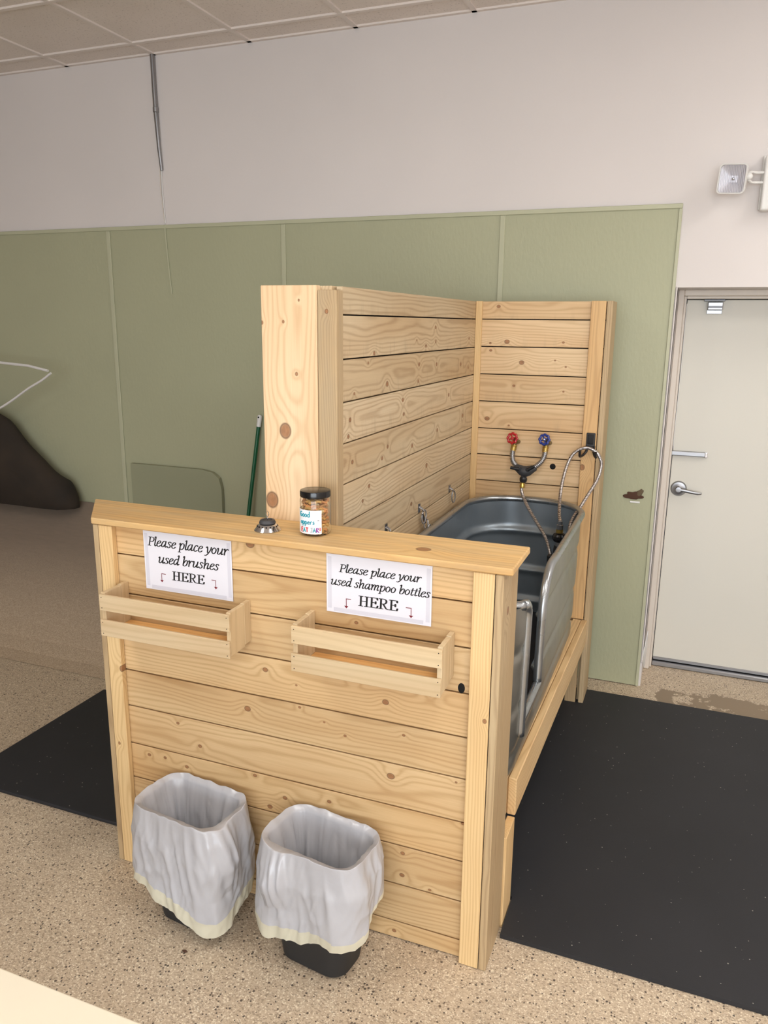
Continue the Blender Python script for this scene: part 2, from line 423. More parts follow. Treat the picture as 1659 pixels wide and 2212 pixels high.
hd = lathe('door_handle', [(0, .0), (.036, 0), (.036, .004), (.031, .011), (.018, .013), (.013, .016), (.012, .04), (0, .041)], (hx, DY, hz), M_STEEL, door, 32, AX_MY)
lv = tube_bm(bmesh.new(), [(0, -.034, 0), (.03, -.036, -.003), (.06, -.036, -.008), (.085, -.034, -.012), (.1, -.024, -.012)], [.0085, .009, .0075, .007, .006], 10)
for v in lv.verts: v.co.y = -.035+(v.co.y+.035)*.6
link('lever', lv, M_STEEL, hd, (hx, DY, hz), None, True)
box('latch_guard_bar', (.298, .452, DY-.022, DY-.0005, 1.062, 1.083), M_STEEL, door, .003, 2)
box('bar_end', (.446, .458, DY-.025, DY-.0005, 1.060, 1.0845), M_CHROME, door, .002, 2)
cl = box('closer_bracket', (.392, .455, DY-.03, DY-.0005, 1.722, 1.757), M_STEEL, door, .003, 2)
box('bracket_plate', (.390, .453, DY-.008, DY-.0005, 1.706, 1.722), M_STEEL, cl, .001)
box('bracket_slot', (.395, .452, DY-.0312, DY-.0302, 1.731, 1.740), M_DKSTEEL, cl)
box('arm_shoe', (.375, .462, DY-.028, DY-.003, 1.760, 1.7685), M_DKSTEEL, door, .001)
link('sealing_strip', tube_bm(bmesh.new(), spline([(OX+.0385, DY-.004, 1.75), (OX+.040, DY-.004, 1.4), (OX+.0385, DY-.005, 1.15), (OX+.042, DY-.009, 1.09)], 6), .0018, 6), M_WHITE, door, (0, 0, 0), None, True)

# ------------------------------------------------------------ emergency light (only its left end is in the picture)
el = thing('emergency_light', 'white twin-head emergency light box on the cream wall above the door', 'emergency light', (.62, WY, 2.19))
box('housing', (.541, .80, WY-.062, WY-.001, 2.092, 2.292), M_WHITE, el, .008, 3)
box('back_plate', (.535, .806, WY-.016, WY-.0005, 2.10, 2.30), M_WHITE, el, .004, 2)
for z in (2.232, 2.196):
    p = spline([(.545, WY-.05, z), (.515, WY-.055, z), (.497, WY-.075, z), (.488, WY-.095, z-(.006 if z > 2.21 else -.006))], 5)
    tube('bracket_arm', p, .0052, M_WHITE, el, 8)
lathe('swivel_ball', [(0, -.014), (.008, -.0115), (.013, -.005), (.014, 0), (.013, .005), (.008, .0115), (0, .014)], (.488, WY-.095, 2.213), M_WHITE, el, 16)
# lamp head: rounded square bezel, bowl reflector with facets, clear lens
M_REFL = mat('faceted_reflector', Base_Color=lin((224, 223, 230)), Metallic=.35, Roughness=.3)
t = NT(M_REFL); w = t.n('ShaderNodeTexWave', {'Vector': t.obj(), 'Scale': 55., 'Distortion': 0.}, bands_direction='X').outputs[1]
t.bump(w, .6, .004)
def rsq(a, b, r, n=6, y=0):
    out = []
    for cx, cz, s in ((a-r, b-r, 0), (-a+r, b-r, 1), (-a+r, -b+r, 2), (a-r, -b+r, 3)):
        for k in range(n+1):
            th = PI/2*(s+k/n); out.append(Vector((cx+r*math.cos(th), y, cz+r*math.sin(th))))
    return out
Rl = Matrix.Rotation(math.radians(-17), 3, 'Z') @ Matrix.Rotation(math.radians(5), 3, 'X') @ Matrix.Rotation(math.radians(5), 3, 'Y')
hc = Vector((.430, WY-.112, 2.205))
def loft(bm, rings, cap0=False, cap1=False):
    vr = [[bm.verts.new(p) for p in r] for r in rings]
    for A, B in zip(vr, vr[1:]):
        for k in range(len(A)): bm.faces.new((A[k], A[(k+1) % len(A)], B[(k+1) % len(B)], B[k]))
    if cap0: bm.faces.new(vr[0])
    if cap1: bm.faces.new(vr[-1])
    return bm
hb = loft(bmesh.new(), [[Rl @ p for p in rsq(*q)] for q in ((.030, .030, .012, 6, .045), (.046, .046, .014, 6, .03), (.052, .054, .015, 6, 0), (.052, .054, .015, 6, -.008), (.0475, .0495, .013, 6, -.008), (.0475, .0495, .013, 6, -.003))], cap0=True)
link('lamp_head', hb, M_WHITE, el, hc, None, True)
rb = loft(bmesh.new(), [[Rl @ p for p in rsq(*q)] for q in ((.047, .049, .013, 6, -.003), (.033, .035, .008, 6, .006), (.014, .012, .004, 6, .02))], cap1=True)
link('reflector', rb, M_REFL, el, hc)
bb = lathe_bm(bmesh.new(), [(0, 0), (.005, .001), (.006, .012), (.003, .016), (0, .017)], 12, Rl @ AX_MY, Rl @ Vector((0, .019, 0)))
link('bulb', bb, M_CHROME, el, hc, None, True)

# ------------------------------------------------------------ conduit and cables at the left of the wall
cx = -2.294
bm = tube_bm(bmesh.new(), [(cx, WY-.016, CEIL), (cx+.004, WY-.016, 2.68), (cx+.012, WY-.014, 2.5), (cx+.018, WY-.012, 2.40)], [.0115, .0115, .0105, .007], 12)
pipe = tag(link('conduit', bm, M_STEEL, None, (0, 0, 0), None, True), 'thin grey metal conduit running down the cream wall from the ceiling', 'conduit')
lathe('coupling', [(.0122, -.012), (.0145, -.010), (.0145, .010), (.0122, .012)], (cx+.004, WY-.016, 2.685), M_STEEL, pipe, 14)
for k, pts in enumerate(([(cx-.012, WY-.012, 2.93), (cx-.012, WY-.012, 2.69), (cx-.004, WY-.006, 2.55), (cx+.003, WY-.005, 2.42), (cx+.000, WY-.005, 2.33), (cx+.006, WY-.005, 2.24), (cx+.014, WY-.005, 2.15)],
                         [(cx+.012, WY-.006, 2.62), (cx+.018, WY-.005, 2.48), (cx+.012, WY-.005, 2.38), (cx+.014, WY-.005, 2.25), (cx+.020, WY-.005, 2.145)])):
    o = tube('cable', spline(pts, 6), .0026, M_WHITE if k else M_FRAME, None, 8)
    tag(o, ['white cable hanging left of the conduit down the cream wall', 'white cable looping out below the end of the conduit'][k], 'cable', None)
bm = tube_bm(bmesh.new(), spline([(cx+.022, WY-.0165, 2.138), (cx+.026, WY-.0165, 2.05), (cx+.034, WY-.0165, 1.92), (cx+.044, WY-.0165, 1.79)], 5), .004, 6)
tag(link('cable', bm, M_GREEN2, None, (0, 0, 0), None, True), 'green painted cable end hanging over the green panel below the conduit', 'cable')

# ------------------------------------------------------------ left background
M_RAMP = mat('taupe_ramp_shade', Roughness=.95); t = NT(M_RAMP); o = t.obj()
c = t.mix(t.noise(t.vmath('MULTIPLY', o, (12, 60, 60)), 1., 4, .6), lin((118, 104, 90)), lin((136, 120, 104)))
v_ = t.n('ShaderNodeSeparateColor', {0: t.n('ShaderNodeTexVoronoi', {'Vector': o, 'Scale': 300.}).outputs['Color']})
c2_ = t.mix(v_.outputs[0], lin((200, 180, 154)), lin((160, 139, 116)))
t.link(t.mix(t.rng(t.n('ShaderNodeSeparateXYZ', {0: o}).outputs[2], .0, .40), c2_, c), 'Base Color'); t.bump(t.noise(o, 300., 2), .4, .002)  # shading up the slope painted in: floor tone blends to dark taupe
bm = bmesh.new()
N = 10; rows = []
for i in range(N+1):
    u = i/N; y = 1.0+.885*u; z = .002+.598*(u*u*(1.6-.6*u))
    rows.append([bm.verts.new((x, y, z)) for x in (-5.2, -1.35)])
base = [bm.verts.new((-5.2, 1.885, .002)), bm.verts.new((-1.35, 1.885, .002))]
for A, B in zip(rows, rows[1:]): bm.faces.new((A[0], A[1], B[1], B[0]))
bm.faces.new((rows[-1][0], rows[-1][1], base[1], base[0]))
bm.faces.new([r[1] for r in rows]+[base[1]]); bm.faces.new([r[0] for r in rows][::-1]+[base[0]])
bm.faces.new((rows[0][1], rows[0][0], base[0], base[1]))
bmesh.ops.recalc_face_normals(bm, faces=bm.faces)
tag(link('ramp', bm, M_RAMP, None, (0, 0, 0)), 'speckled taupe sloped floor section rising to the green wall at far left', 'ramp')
M_DARK = mat('dark_fabric', Roughness=.9); t = NT(M_DARK)
t.link(t.mix(t.noise(t.obj(), 5., 3), lin((22, 19, 16)), lin((62, 50, 38))), 'Base Color')
def blob(name, c, r, m, parent=None, seed=0, amp=.18, fl=.0):
    bm = bmesh.new(); bmesh.ops.create_uvsphere(bm, u_segments=36, v_segments=20, radius=1)
    for v in bm.verts:
        k = 1+amp*noise.noise(v.co*1.6+Vector((seed, 0, 0)))
        v.co = Vector((v.co.x*r[0]*k, v.co.y*r[1], v.co.z*r[2]*k))
        if v.co.z < -r[2]*.75: v.co.z = -r[2]*.75
    return link(name, bm, m, parent, c, None, 'all')
def heap(xs_, label, depth):
    bm = bmesh.new(); rows = []; n = 44; m_ = 12
    for i in range(n+1):
        x = xs_[0][0]+(xs_[-1][0]-xs_[0][0])*i/n
        for (a, p), (b, q) in zip(xs_, xs_[1:]):
            if a <= x <= b+1e-6: top = p+(q-p)*(x-a)/(b-a); break
        top += .022*noise.noise(Vector((x*5, 1, 0))); hgt = max(.012, top-.585); row = []
        for k in range(m_+1):
            th = PI*k/m_
            row.append(bm.verts.new((x, 1.785-depth*min(1, hgt/.15)*math.cos(th)*(1+.12*noise.noise(Vector((x*4, k*.4, 3)))), .585+hgt*math.sin(th)**.6)))
        rows.append(row)
    for A, B in zip(rows, rows[1:]):
        for k in range(m_): bm.faces.new((A[k], B[k], B[k+1], A[k+1]))
        bm.faces.new((A[0], A[m_], B[m_], B[0]))
    bm.faces.new(rows[0]); bm.faces.new(rows[-1][::-1]); bmesh.ops.recalc_face_normals(bm, faces=bm.faces)
    return tag(link('fabric_heap', bm, M_DARK, None, (0, 0, 0), None, 'all'), label, 'fabric heap')
heap([(-4.5, .9), (-4.1, 1.12), (-3.6, 1.16), (-3.36, 1.08), (-3.22, .92), (-3.08, .80), (-2.97, .74), (-2.91, .62)], 'dark brown soft heap slumped against the green wall at far left', .085)
M_ROD = mat('silver_paint', Base_Color=lin((236, 234, 232)), Metallic=.25, Roughness=.3)
fr = thing('folding_frame', 'bright silver rods meeting in a sideways V above the dark heap', 'metal frame', (-3.2, 1.66, 1.0))
tube('rod', [(-3.75, 1.65, 1.455), (-3.254, 1.66, 1.416), (-3.05, 1.66, 1.404), (-2.915, 1.66, 1.381)], .0075, M_ROD, fr, 8)
tube('rod', spline([(-2.895, 1.66, 1.369), (-2.97, 1.66, 1.325), (-3.071, 1.66, 1.277), (-3.261, 1.66, 1.174), (-3.55, 1.63, 1.04)], 5), .0065, M_ROD, fr, 8)
tube('rod', [(-3.75, 1.65, 1.455), (-3.80, 1.62, .95), (-3.80, 1.60, .50)], .008, M_DKSTEEL, fr, 8)
tube('rod', [(-3.55, 1.63, 1.04), (-3.79, 1.63, .98)], .0065, M_DKSTEEL, fr, 8)
bm = bmesh.new()
prof = [(-2.575, .60), (-1.975, .60), (-1.975, .76), (-1.99, .82), (-2.03, .85), (-2.10, .862), (-2.575, .862)]
for y in (1.868, 1.889): [bm.verts.new((p[0], y, p[1])) for p in prof]
bm.verts.ensure_lookup_table(); n = len(prof)
bm.faces.new(bm.verts[:n]); bm.faces.new(bm.verts[n:][::-1])
for i in range(n): bm.faces.new((bm.verts[i], bm.verts[(i+1) % n], bm.verts[n+(i+1) % n], bm.verts[n+i]))
bmesh.ops.recalc_face_normals(bm, faces=bm.faces)
tag(link('shadow_board', bm, paint('sage_shadow', (148, 149, 122), 60, .1), None), 'darker green board with a rounded corner standing in for a shadow smudge on the green wall', 'board')  # flat board stands in for a soft shadow smudge on the wall
# brown smudge and pale slip low on the wall right of the booth
M_SMUDGE = mat('brown_smudge', Base_Color=lin((78, 52, 38)), Roughness=.9)
sm = blob('wall_stain', (.163, GY0-.004, .912), (.036, .0035, .020), M_SMUDGE, None, 2.2, .5)
tag(sm, 'dark brown smudge stuck on the green wall right of the booth', 'stain')
st2 = blob('streak', (.186, GY0-.004, .924), (.012, .003, .024), mat('grey_smudge', Base_Color=lin((96, 82, 62)), Roughness=.9), sm, 5., .3)
st2.rotation_euler = (0, math.radians(38), 0)
box('pale_slip', (.150, .192, GY0-.004, GY0-.0005, .880, .888), M_WHITE, sm, .001)

# ------------------------------------------------------------ rubber mats
def mat_poly(pts, label):
    bm = bmesh.new(); lo = [bm.verts.new((x, y, .001)) for x, y in pts]; mid = [bm.verts.new((x, y, .0115)) for x, y in pts]; hi = [bm.verts.new((x, y, .0135)) for x, y in pts]
    n = len(pts); bm.faces.new(lo[::-1]); bm.faces.new(hi)
    for i in range(n):
        k = (i+1) % n; bm.faces.new((lo[i], lo[k], mid[k], mid[i])); bm.faces.new((mid[i], mid[k], hi[k], hi[i]))
    return tag(link('rubber_mat', bm, M_RUBBER), label, 'mat')
def mat_slab(b, label):
    x0, x1, y0, y1 = b; r = random.Random(3)
    bm = bmesh.new(); cube(bm, x0, x1, y0, y1, .001, .0135, .003, 2)
    o = link('rubber_mat', bm, M_RUBBER); tag(o, label, 'mat', None); return o
mat_poly([(.009, .128), (1.55, .128), (1.55, 1.748), (-.50, 1.748), (-.50, .285), (.009, .285)], 'thick black rubber mat on the right of the booth reaching to the door')
mat_slab((-2.012, -1.20, .128, .90), 'thick black rubber mat on the floor behind the left end of the booth')

# ------------------------------------------------------------ the dog wash booth
booth = thing('dog_wash_booth', 'pine plank dog wash booth with high back walls and a low front counter', 'booth', (-.59, .8, 0))
KF = [(-0.647, 0.02, 0.733, 0.009), (-0.707, 0.02, 0.605, 0.011), (-0.871, 0.02, 0.453, 0.007), (-0.944, 0.02, 0.511, 0.006), (-0.921, 0.02, 0.374, 0.007), (-1.054, 0.02, 0.384, 0.007), (-0.997, 0.02, 0.387, 0.006), (-0.69, 0.02, 0.401, 0.007), (-0.595, 0.02, 0.353, 0.008), (-0.644, 0.02, 0.313, 0.009), (-0.458, 0.02, 0.376, 0.007), (-0.279, 0.02, 0.497, 0.012), (-0.296, 0.02, 0.706, 0.01), (-0.386, 0.02, 0.75, 0.007), (-0.176, 0.02, 0.751, 0.009), (-0.41, 0.02, 0.586, 0.005), (-0.544, 0.02, 0.642, 0.005), (-0.245, 0.02, 0.623, 0.005), (-0.243, 0.02, 0.207, 0.008), (-0.263, 0.02, 0.024, 0.007), (-0.242, 0.02, 0.275, 0.007), (-0.164, 0.02, 0.185, 0.005), (-0.08, 0.02, 0.409, 0.006), (-0.682, 0.02, 1.084, 0.014), (-0.471, 0.02, 0.613, 0.004), (-0.102, 0.02, 0.522, 0.004), (-0.378, 0.02, 0.911, 0.006), (-0.553, 0.02, 0.705, 0.004)]
KD = [(-0.515, 0.207, 1.588, 0.008), (-0.515, 0.466, 1.566, 0.009), (-0.515, 0.846, 1.597, 0.005), (-0.515, 0.945, 1.576, 0.009), (-0.515, 1.051, 1.639, 0.009), (-0.515, 1.056, 1.589, 0.008), (-0.515, 1.507, 1.594, 0.009), (-0.515, 0.42, 1.54, 0.006), (-0.515, 0.574, 1.47, 0.012), (-0.515, 0.32, 1.46, 0.006), (-0.515, 0.875, 1.516, 0.01), (-0.515, 1.073, 1.508, 0.01), (-0.515, 1.394, 1.494, 0.009), (-0.515, 1.508, 1.475, 0.009), (-0.515, 0.869, 1.46, 0.008), (-0.515, 0.291, 1.39, 0.009), (-0.515, 0.279, 1.345, 0.009), (-0.515, 0.718, 1.409, 0.01), (-0.515, 0.729, 1.361, 0.009), (-0.515, 1.238, 1.384, 0.01), (-0.515, 1.1, 1.264, 0.01), (-0.515, 1.447, 1.282, 0.012), (-0.515, 0.584, 1.274, 0.009), (-0.515, 0.537, 1.244, 0.009), (-0.515, 0.307, 1.269, 0.009), (-0.515, 0.818, 1.244, 0.01), (-0.515, 0.981, 1.149, 0.012), (-0.515, 0.432, 1.176, 0.009), (-0.515, 0.2, 1.161, 0.014), (-0.515, 0.82, 1.038, 0.01), (-0.515, 0.383, 1.14, 0.008)]
KB = [(-0.421, 1.612, 1.724, 0.009), (-0.379, 1.612, 1.581, 0.012), (-0.45, 1.612, 1.574, 0.006), (-0.146, 1.612, 1.582, 0.006), (-0.313, 1.612, 1.497, 0.012), (-0.447, 1.612, 1.544, 0.007), (-0.175, 1.612, 1.509, 0.005), (-0.341, 1.612, 1.4, 0.007), (-0.133, 1.612, 1.383, 0.005), (-0.451, 1.612, 1.256, 0.012), (-0.355, 1.612, 1.231, 0.005), (-0.13, 1.612, 1.484, 0.005)]
KP = [(-0.667, 0.196, 1.362, 0.024), (-0.713, 0.196, 1.164, 0.026), (-0.62, 0.196, 1.708, 0.004), (-0.667, 0.196, 1.653, 0.005), (-0.63, 0.196, 1.517, 0.006), (-0.732, 0.196, 1.65, 0.006)]
KT = [(-0.031, 0.0, 0.717, 0.007), (-1.116, 0.0, 0.66, 0.011), (-1.146, 0.0, 0.413, 0.006)]
T_FRONT = ((216, 186, 141), (176, 138, 90)); T_TRIM = ((228, 198, 148), (196, 158, 106))
T_PALE = ((208, 188, 155), (164, 138, 106)); T_POST = ((232, 205, 168), (200, 164, 122))
T_EDGE = ((192, 170, 134), (150, 124, 92)); T_CRATE = ((208, 187, 152), (182, 158, 122))
def jit(tn, k=.035):
    f = 1+random.uniform(-k, k); g = random.uniform(-.02, .02)
    return tuple((min(255, c[0]*f), min(255, c[1]*f*(1+g/3)), min(255, c[2]*f*(1+g))) for c in tn)
GAP = .0040
# front wall planks
zf = [.001, .056, .175, .296, .411, .535, .651, .770, .890, 1.007, 1.091]
for a, b in zip(zf, zf[1:]):
    board('plank', (-1.1625, -.022, .020, .036, a+GAP/2, b-GAP/2), booth, 'x', jit(T_FRONT, .05), KF, .0012)
box('plank_backing', (-1.1625, -.022, .0365, .042, .002, 1.090), M_SEAM, booth)
board('trim_board', (-.073, -.0215, 0, .0195, .001, 1.091), booth, 'z', T_TRIM, KT, ring=120)
board('trim_board', (-1.163, -1.117, 0, .0195, .001, 1.091), booth, 'z', T_TRIM, KT, ring=120)
board('corner_board', (-.0195, 0, 0, .166, .001, 1.091), booth, 'z', T_EDGE, [(0, .06, .985, .012)], ring=140)
board('corner_board', (-1.182, -1.1645, 0, .166, .001, 1.091), booth, 'z', T_EDGE, ring=140)
for x0, x1 in ((-1.160, -1.12), (-.062, -.022)):
    board('stud', (x0, x1, .0425, .16, .001, 1.090), booth, 'z', T_PALE)
for a, b in zip(zf, zf[1:]):
    board('rear_plank', (-1.1625, -.022, .1605, .172, a+GAP/2, b-GAP/2), booth, 'x', jit(T_PALE), m=None, bev=0)
for x0, x1 in ((-.0214, -.0196), (-1.1644, -1.1631)): box('joint_gap', (x0, x1, .004, .02, .003, 1.089), M_SEAM, booth)
box('joint_gap', (.0156, .0184, 1.597, 1.612, .4085, H-.002) if 0 else (.0156, .0184, 1.613, 1.62, .41, 1.743), M_SEAM, booth)
# short leg under the near end of the side rail
board('leg', (-.016, .006, .168, .272, .001, .288), booth, 'z', T_TRIM, ring=140)
# counter top
bm = None
ctop = board('counter_top', (-1.205, .021, -.004, .196, 1.0925, 1.1105), booth, 'x', ((224, 188, 130), (196, 152, 96)), [(-0.219, 0.069, 1.11, 0.021), (-0.695, 0.091, 1.11, 0.005)], .003, grey=.45, ring=60)
for v in ctop.data.vertices:                    # the left end is cut at a slant
    if v.co.x < -.5: v.co.x += .022-.158*max(0, min(1, (v.co.y+.1)/.2))
# dividing wall
H = 1.746
board('post_board', (-.734, -.568, .1975, .222, .001, H), booth, 'z', T_POST, KP, .002, ring=75, label='wide pale post board with two large brown knots')
board('post_edge_board', (-.5665, -.5115, .1975, .240, .001, H-.012), booth, 'z', T_EDGE, [(-.54, .19, 1.68, .007)], .002, grey=.5, ring=140)
zd = [.30, .41, .525, .640, .755, .870, .985, 1.100, 1.214, 1.328, 1.441, 1.556, 1.672, H]
for i, (a, b) in enumerate(zip(zd, zd[1:])):
    board('plank', (-.531, -.5145, .2405, 1.611, a+GAP/2, b-GAP/2), booth, 'y', jit(T_PALE, .03), KD, .0012, stain=.55, ring=85,
          contrast=.5, grey=.25 if i < 8 else .12)
box('plank_backing', (-.5365, -.532, .2405, 1.61, .30, H-.02), M_SEAM, booth)
for a, b in zip(zd, zd[1:]):
    board('rear_plank', (-.734, -.722, .2225, 1.70, a+GAP/2, b-GAP/2), booth, 'y', jit(T_PALE), m=None, bev=0)
board('top_cap_board', (-.7215, -.537, .2225, 1.70, H-.03, H-.001), booth, 'y', T_PALE)
for y in (.30, .95, 1.60): board('stud', (-.7215, -.540, y, y+.03, .001, H-.031), booth, 'z', T_PALE)
# back wall of the booth
board('corner_strip', (-.514, -.488, 1.596, 1.6115, .30, H-.001), booth, 'z', T_TRIM, ring=160)
zb = [.30, .41, .525, .640, .755, .870, .985, 1.100, 1.214, 1.330, 1.445, 1.560, 1.672, H]
for a, b in zip(zb, zb[1:]):
    board('plank', (-.5135, .0165, 1.612, 1.627, a+GAP/2, b-GAP/2), booth, 'x', jit(((218, 190, 150), (180, 146, 104)), .03), KB, .0012, ring=85, stain=.3)
box('plank_backing', (-.5365, .0165, 1.6275, 1.633, .30, H-.002), M_SEAM, booth)
for a, b in zip(zb, zb[1:]):
    board('rear_plank', (-.721, .0165, 1.750, 1.762, a+GAP/2, b-GAP/2), booth, 'x', jit(T_PALE), m=None, bev=0)
board('back_cap_board', (-.536, .0165, 1.6335, 1.7495, H-.03, H-.001), booth, 'x', T_PALE)
board('trim_board', (-.042, .0150, 1.594, 1.6115, .4085, H-.0005), booth, 'z', ((216, 180, 130), (182, 144, 98)), [(-0.034, 1.6, 1.076, 0.014)], ring=140)
board('corner_board', (.0188, .0405, 1.5985, 1.762, .0138, H), booth, 'z', T_EDGE, ring=150)
board('leg', (-.040, .0065, 1.595, 1.612, .0138, .287), booth, 'z', T_EDGE, ring=150, bev=.001)
board('leg', (.008, .018, 1.6275, 1.75, .0138, .60), booth, 'z', T_EDGE, ring=150, bev=.001)
# side rails and deck that carry the tub
board('rail', (.0075, .0325, .2735, 1.5975, .2895, .407), booth, 'y', ((226, 196, 148), (186, 148, 100)), bev=.003, grey=.2)
board('rail', (-.0275, .0065, .1735, 1.594, .2895, .4072), booth, 'y', ((226, 196, 148), (186, 148, 100)), bev=.002, grey=.35)
for o_ in [o for o in booth.children if o.name.startswith('rail')]:   # the near ends sit a little further in
    o_.rotation_euler.rotate_axis('Z', 0)
    Rz_ = Matrix.Rotation(math.radians(-1.15), 3, 'Z'); piv = Vector((o_.location.x+.0, 1.6-booth.location.y, o_.location.z))
    o_.location = piv+Rz_ @ (o_.location-piv); o_.rotation_euler = (Rz_ @ o_.rotation_euler.to_matrix()).to_euler()
board('rail', (-.5135, -.478, .1735, 1.611, .2895, .4072), booth, 'y', T_PALE)
for k in range(6):
    y = .20+.25*k
    board('deck_slat', (-.4775, -.028, y, y+.12, .385, .4070), booth, 'x', T_PALE, bev=.001)
# drilled hole in the back wall, hole in the front wall
lathe('drilled_hole', [(0, .0006), (.0115, .0006), (.0125, 0)], (-.158, 1.612, 1.067), M_HOLE, booth, 20, AX_MY)
h = lathe('knot_hole', [(0, .0006), (.009, .0006), (.0100, 0)], (-.097, .020, .783), M_HOLE, booth, 20, AX_MY); h.scale = (.9, 1, 1.35)

# ------------------------------------------------------------ stock tank tub
tub = thing('stock_tank_tub', 'galvanized steel stock tank tub with a step-in cutout in its right side', 'tub', (-.24, .85, .4085))
CX, CY, HW, HL, CR = -.2375, .8475, .2375, .7375, .205
def per(u, inset=0.):
    """point on the rounded rectangle; u in metres along a fixed parametrisation, inset inwards"""
    return None
def outline(inset, ys):
    """counter-clockwise from the near right straight start; ys = y samples of the right straight part"""
    hw, hl, r = HW-inset, HL-inset, CR-inset
    out = [Vector((CX+hw, y, 0)) for y in ys]
    def arc(cx, cy, a0, n=16):
        return [Vector((cx+r*math.cos(a0+PI/2*k/n), cy+r*math.sin(a0+PI/2*k/n), 0)) for k in range(n+1)]
    out += arc(CX+hw-r, CY+hl-r, 0)[1:]
    out += [Vector((CX+x, CY+hl, 0)) for x in (0,)]
    out += arc(CX-hw+r, CY+hl-r, PI/2)
    out += [Vector((CX-hw, CY+y, 0)) for y in (.35, .15, -.05, -.25, -.42)]
    out += arc(CX-hw+r, CY-hl+r, PI)
    out += arc(CX+hw-r, CY-hl+r, 3*PI/2)[:-1]
    return out
CY0, CY1, CZ = .335, .590, .555                # cutout near/far edge and sill
RZ0, RZ1 = .4095, .921
def edge_far(z):
    r = .14
    return CY1+(r-math.sqrt(max(0, r*r-max(0, z-(RZ1-r))**2)) if z > RZ1-r else 0)
def edge_near(z):
    r = .045
    return CY0-(r-math.sqrt(max(0, r*r-max(0, z-(RZ1-r))**2)) if z > RZ1-r else 0)
ysr = [CY-HL+CR+0.0, .325, CY0]+[CY0+(CY1-CY0)*k/4 for k in (1, 2, 3)]+[CY1]+[CY1+(CY+HL-CR-CY1)*k/14 for k in range(1, 15)]
iN, iF = 2, 6
zs = sorted(set([RZ0, RZ0+.012]+[RZ0+(RZ1-RZ0)*k/72 for k in range(2, 73)]+[CZ]))
RIBS = (.785, .612, .475)
def rib(z, side):
    a, w, st = (.0155, .0135, .004) if side else (.0055, .016, .0015)
    return sum(a*math.exp(-((z-c)/w)**2)+st/(1+math.exp((z-c)/.006)) for c in RIBS)
bm = bmesh.new(); grid = {}
for side in (0, 1):                           # 0 outer, 1 inner
    for j, z in enumerate(zs):
        ins = rib(z, side)+(.0035 if side else 0.)+(.006 if z < RZ0+.006 else 0)+ (RZ1-z)*.012
        for i, p in enumerate(outline(ins, ysr)):
            y = p.y
            if z >= CZ-.001 and i < len(ysr):
                if i == iN: y = edge_near(z)
                if i < iN: y = min(y, edge_near(z)-.002*(iN-i))
                if i >= iF: e = edge_far(z); y = e+(y-CY1)*(ysr[-1]-e)/(ysr[-1]-CY1)
            grid[side, j, i] = bm.verts.new((p.x, y, z))
NI = len(outline(0, ysr))
for j in range(len(zs)-1):
    for i in range(NI):
        if iN <= i < iF and zs[j] >= CZ-.001: continue
        k = (i+1) % NI
        bm.faces.new((grid[0, j, i], grid[0, j, k], grid[0, j+1, k], grid[0, j+1, i]))
        f = bm.faces.new((grid[1, j, k], grid[1, j, i], grid[1, j+1, i], grid[1, j+1, k])); f.material_index = 1
for j in range(len(zs)-1):                    # cut edges
    if zs[j] >= CZ-.001:
        for i in (iN, iF): bm.faces.new((grid[0, j, i], grid[0, j+1, i], grid[1, j+1, i], grid[1, j, i]))
jz = zs.index(CZ)
for i in range(iN, iF): bm.faces.new((grid[0, jz, i], grid[0, jz, i+1], grid[1, jz, i+1], grid[1, jz, i]))
bm.faces.new([grid[0, 0, i] for i in range(NI)][::-1])
fl = [bm.verts.new(grid[1, 1, i].co) for i in range(NI)]
f = bm.faces.new(fl); f.material_index = 1
link('shell', bm, [M_GALV, M_GALVIN], tub, (0, 0, 0), None, 'all')
# rim tube: round the top, then down the two cut edges and along the sill
top = outline(-.002, ysr)
path = [Vector((p.x, p.y, RZ1)) for p in top[iF:] if p.y > edge_far(RZ1)+.0 or p.x < CX]
path = [Vector((CX+HW+.002, edge_far(RZ1)+.02, RZ1))]+[p for p in path if not (p.x > CX+HW-.001 and p.y < edge_far(RZ1)+.03)]
tail = [Vector((p.x, p.y, RZ1)) for p in outline(-.002, ysr)[:2]]
rim = path+[Vector((CX+HW+.002, .20+CY-HL, RZ1))]*0+tail[:1]
rim = [p for i, p in enumerate(rim) if i == 0 or (p-rim[i-1]).length > .002]
XE = CX+HW+.000
far = [Vector((XE-.002-(RZ1-z)*.010, edge_far(z), z)) for z in [CZ+.01+(RZ1-CZ-.012)*k/26 for k in range(27)]]
near = [Vector((XE-.002-(RZ1-z)*.010, edge_near(z), z)) for z in [CZ-.045+(RZ1-CZ+.045-.002)*k/26 for k in range(27)]]
full = far+rim[1:]+[Vector((XE, .27, RZ1+.001))]
# continue from the near rim over to the near cut edge
full = far+[p for p in rim if p.y > far[-1].y+.015 or p.x < XE-.004]
def resample(pts, step):
    out = [pts[0]]; acc = 0.
    for a, b in zip(pts, pts[1:]):
        L_ = (b-a).length; d = step-acc
        while d < L_: out.append(a.lerp(b, d/L_)); d += step
        acc = L_-(d-step)
    for _ in range(2): out = [out[0]]+[(p+q*2+r_)/4 for p, q, r_ in zip(out, out[1:], out[2:])]+[out[-1]]
    return out+[pts[-1]] if (out[-1]-pts[-1]).length > .004 else out
bm = tube_bm(bmesh.new(), resample(full+[Vector((XE, .285, RZ1))], .014), .0135, 14)
link('rim', bm, M_RIM, tub, (0, 0, 0), None, 'all')
bm = tube_bm(bmesh.new(), [Vector((XE, .280, RZ1)), Vector((XE, .287, RZ1))]+near[::-1], .0145, 12)
link('cutout_trim', bm, M_RIM, tub, (0, 0, 0), None, 'all')
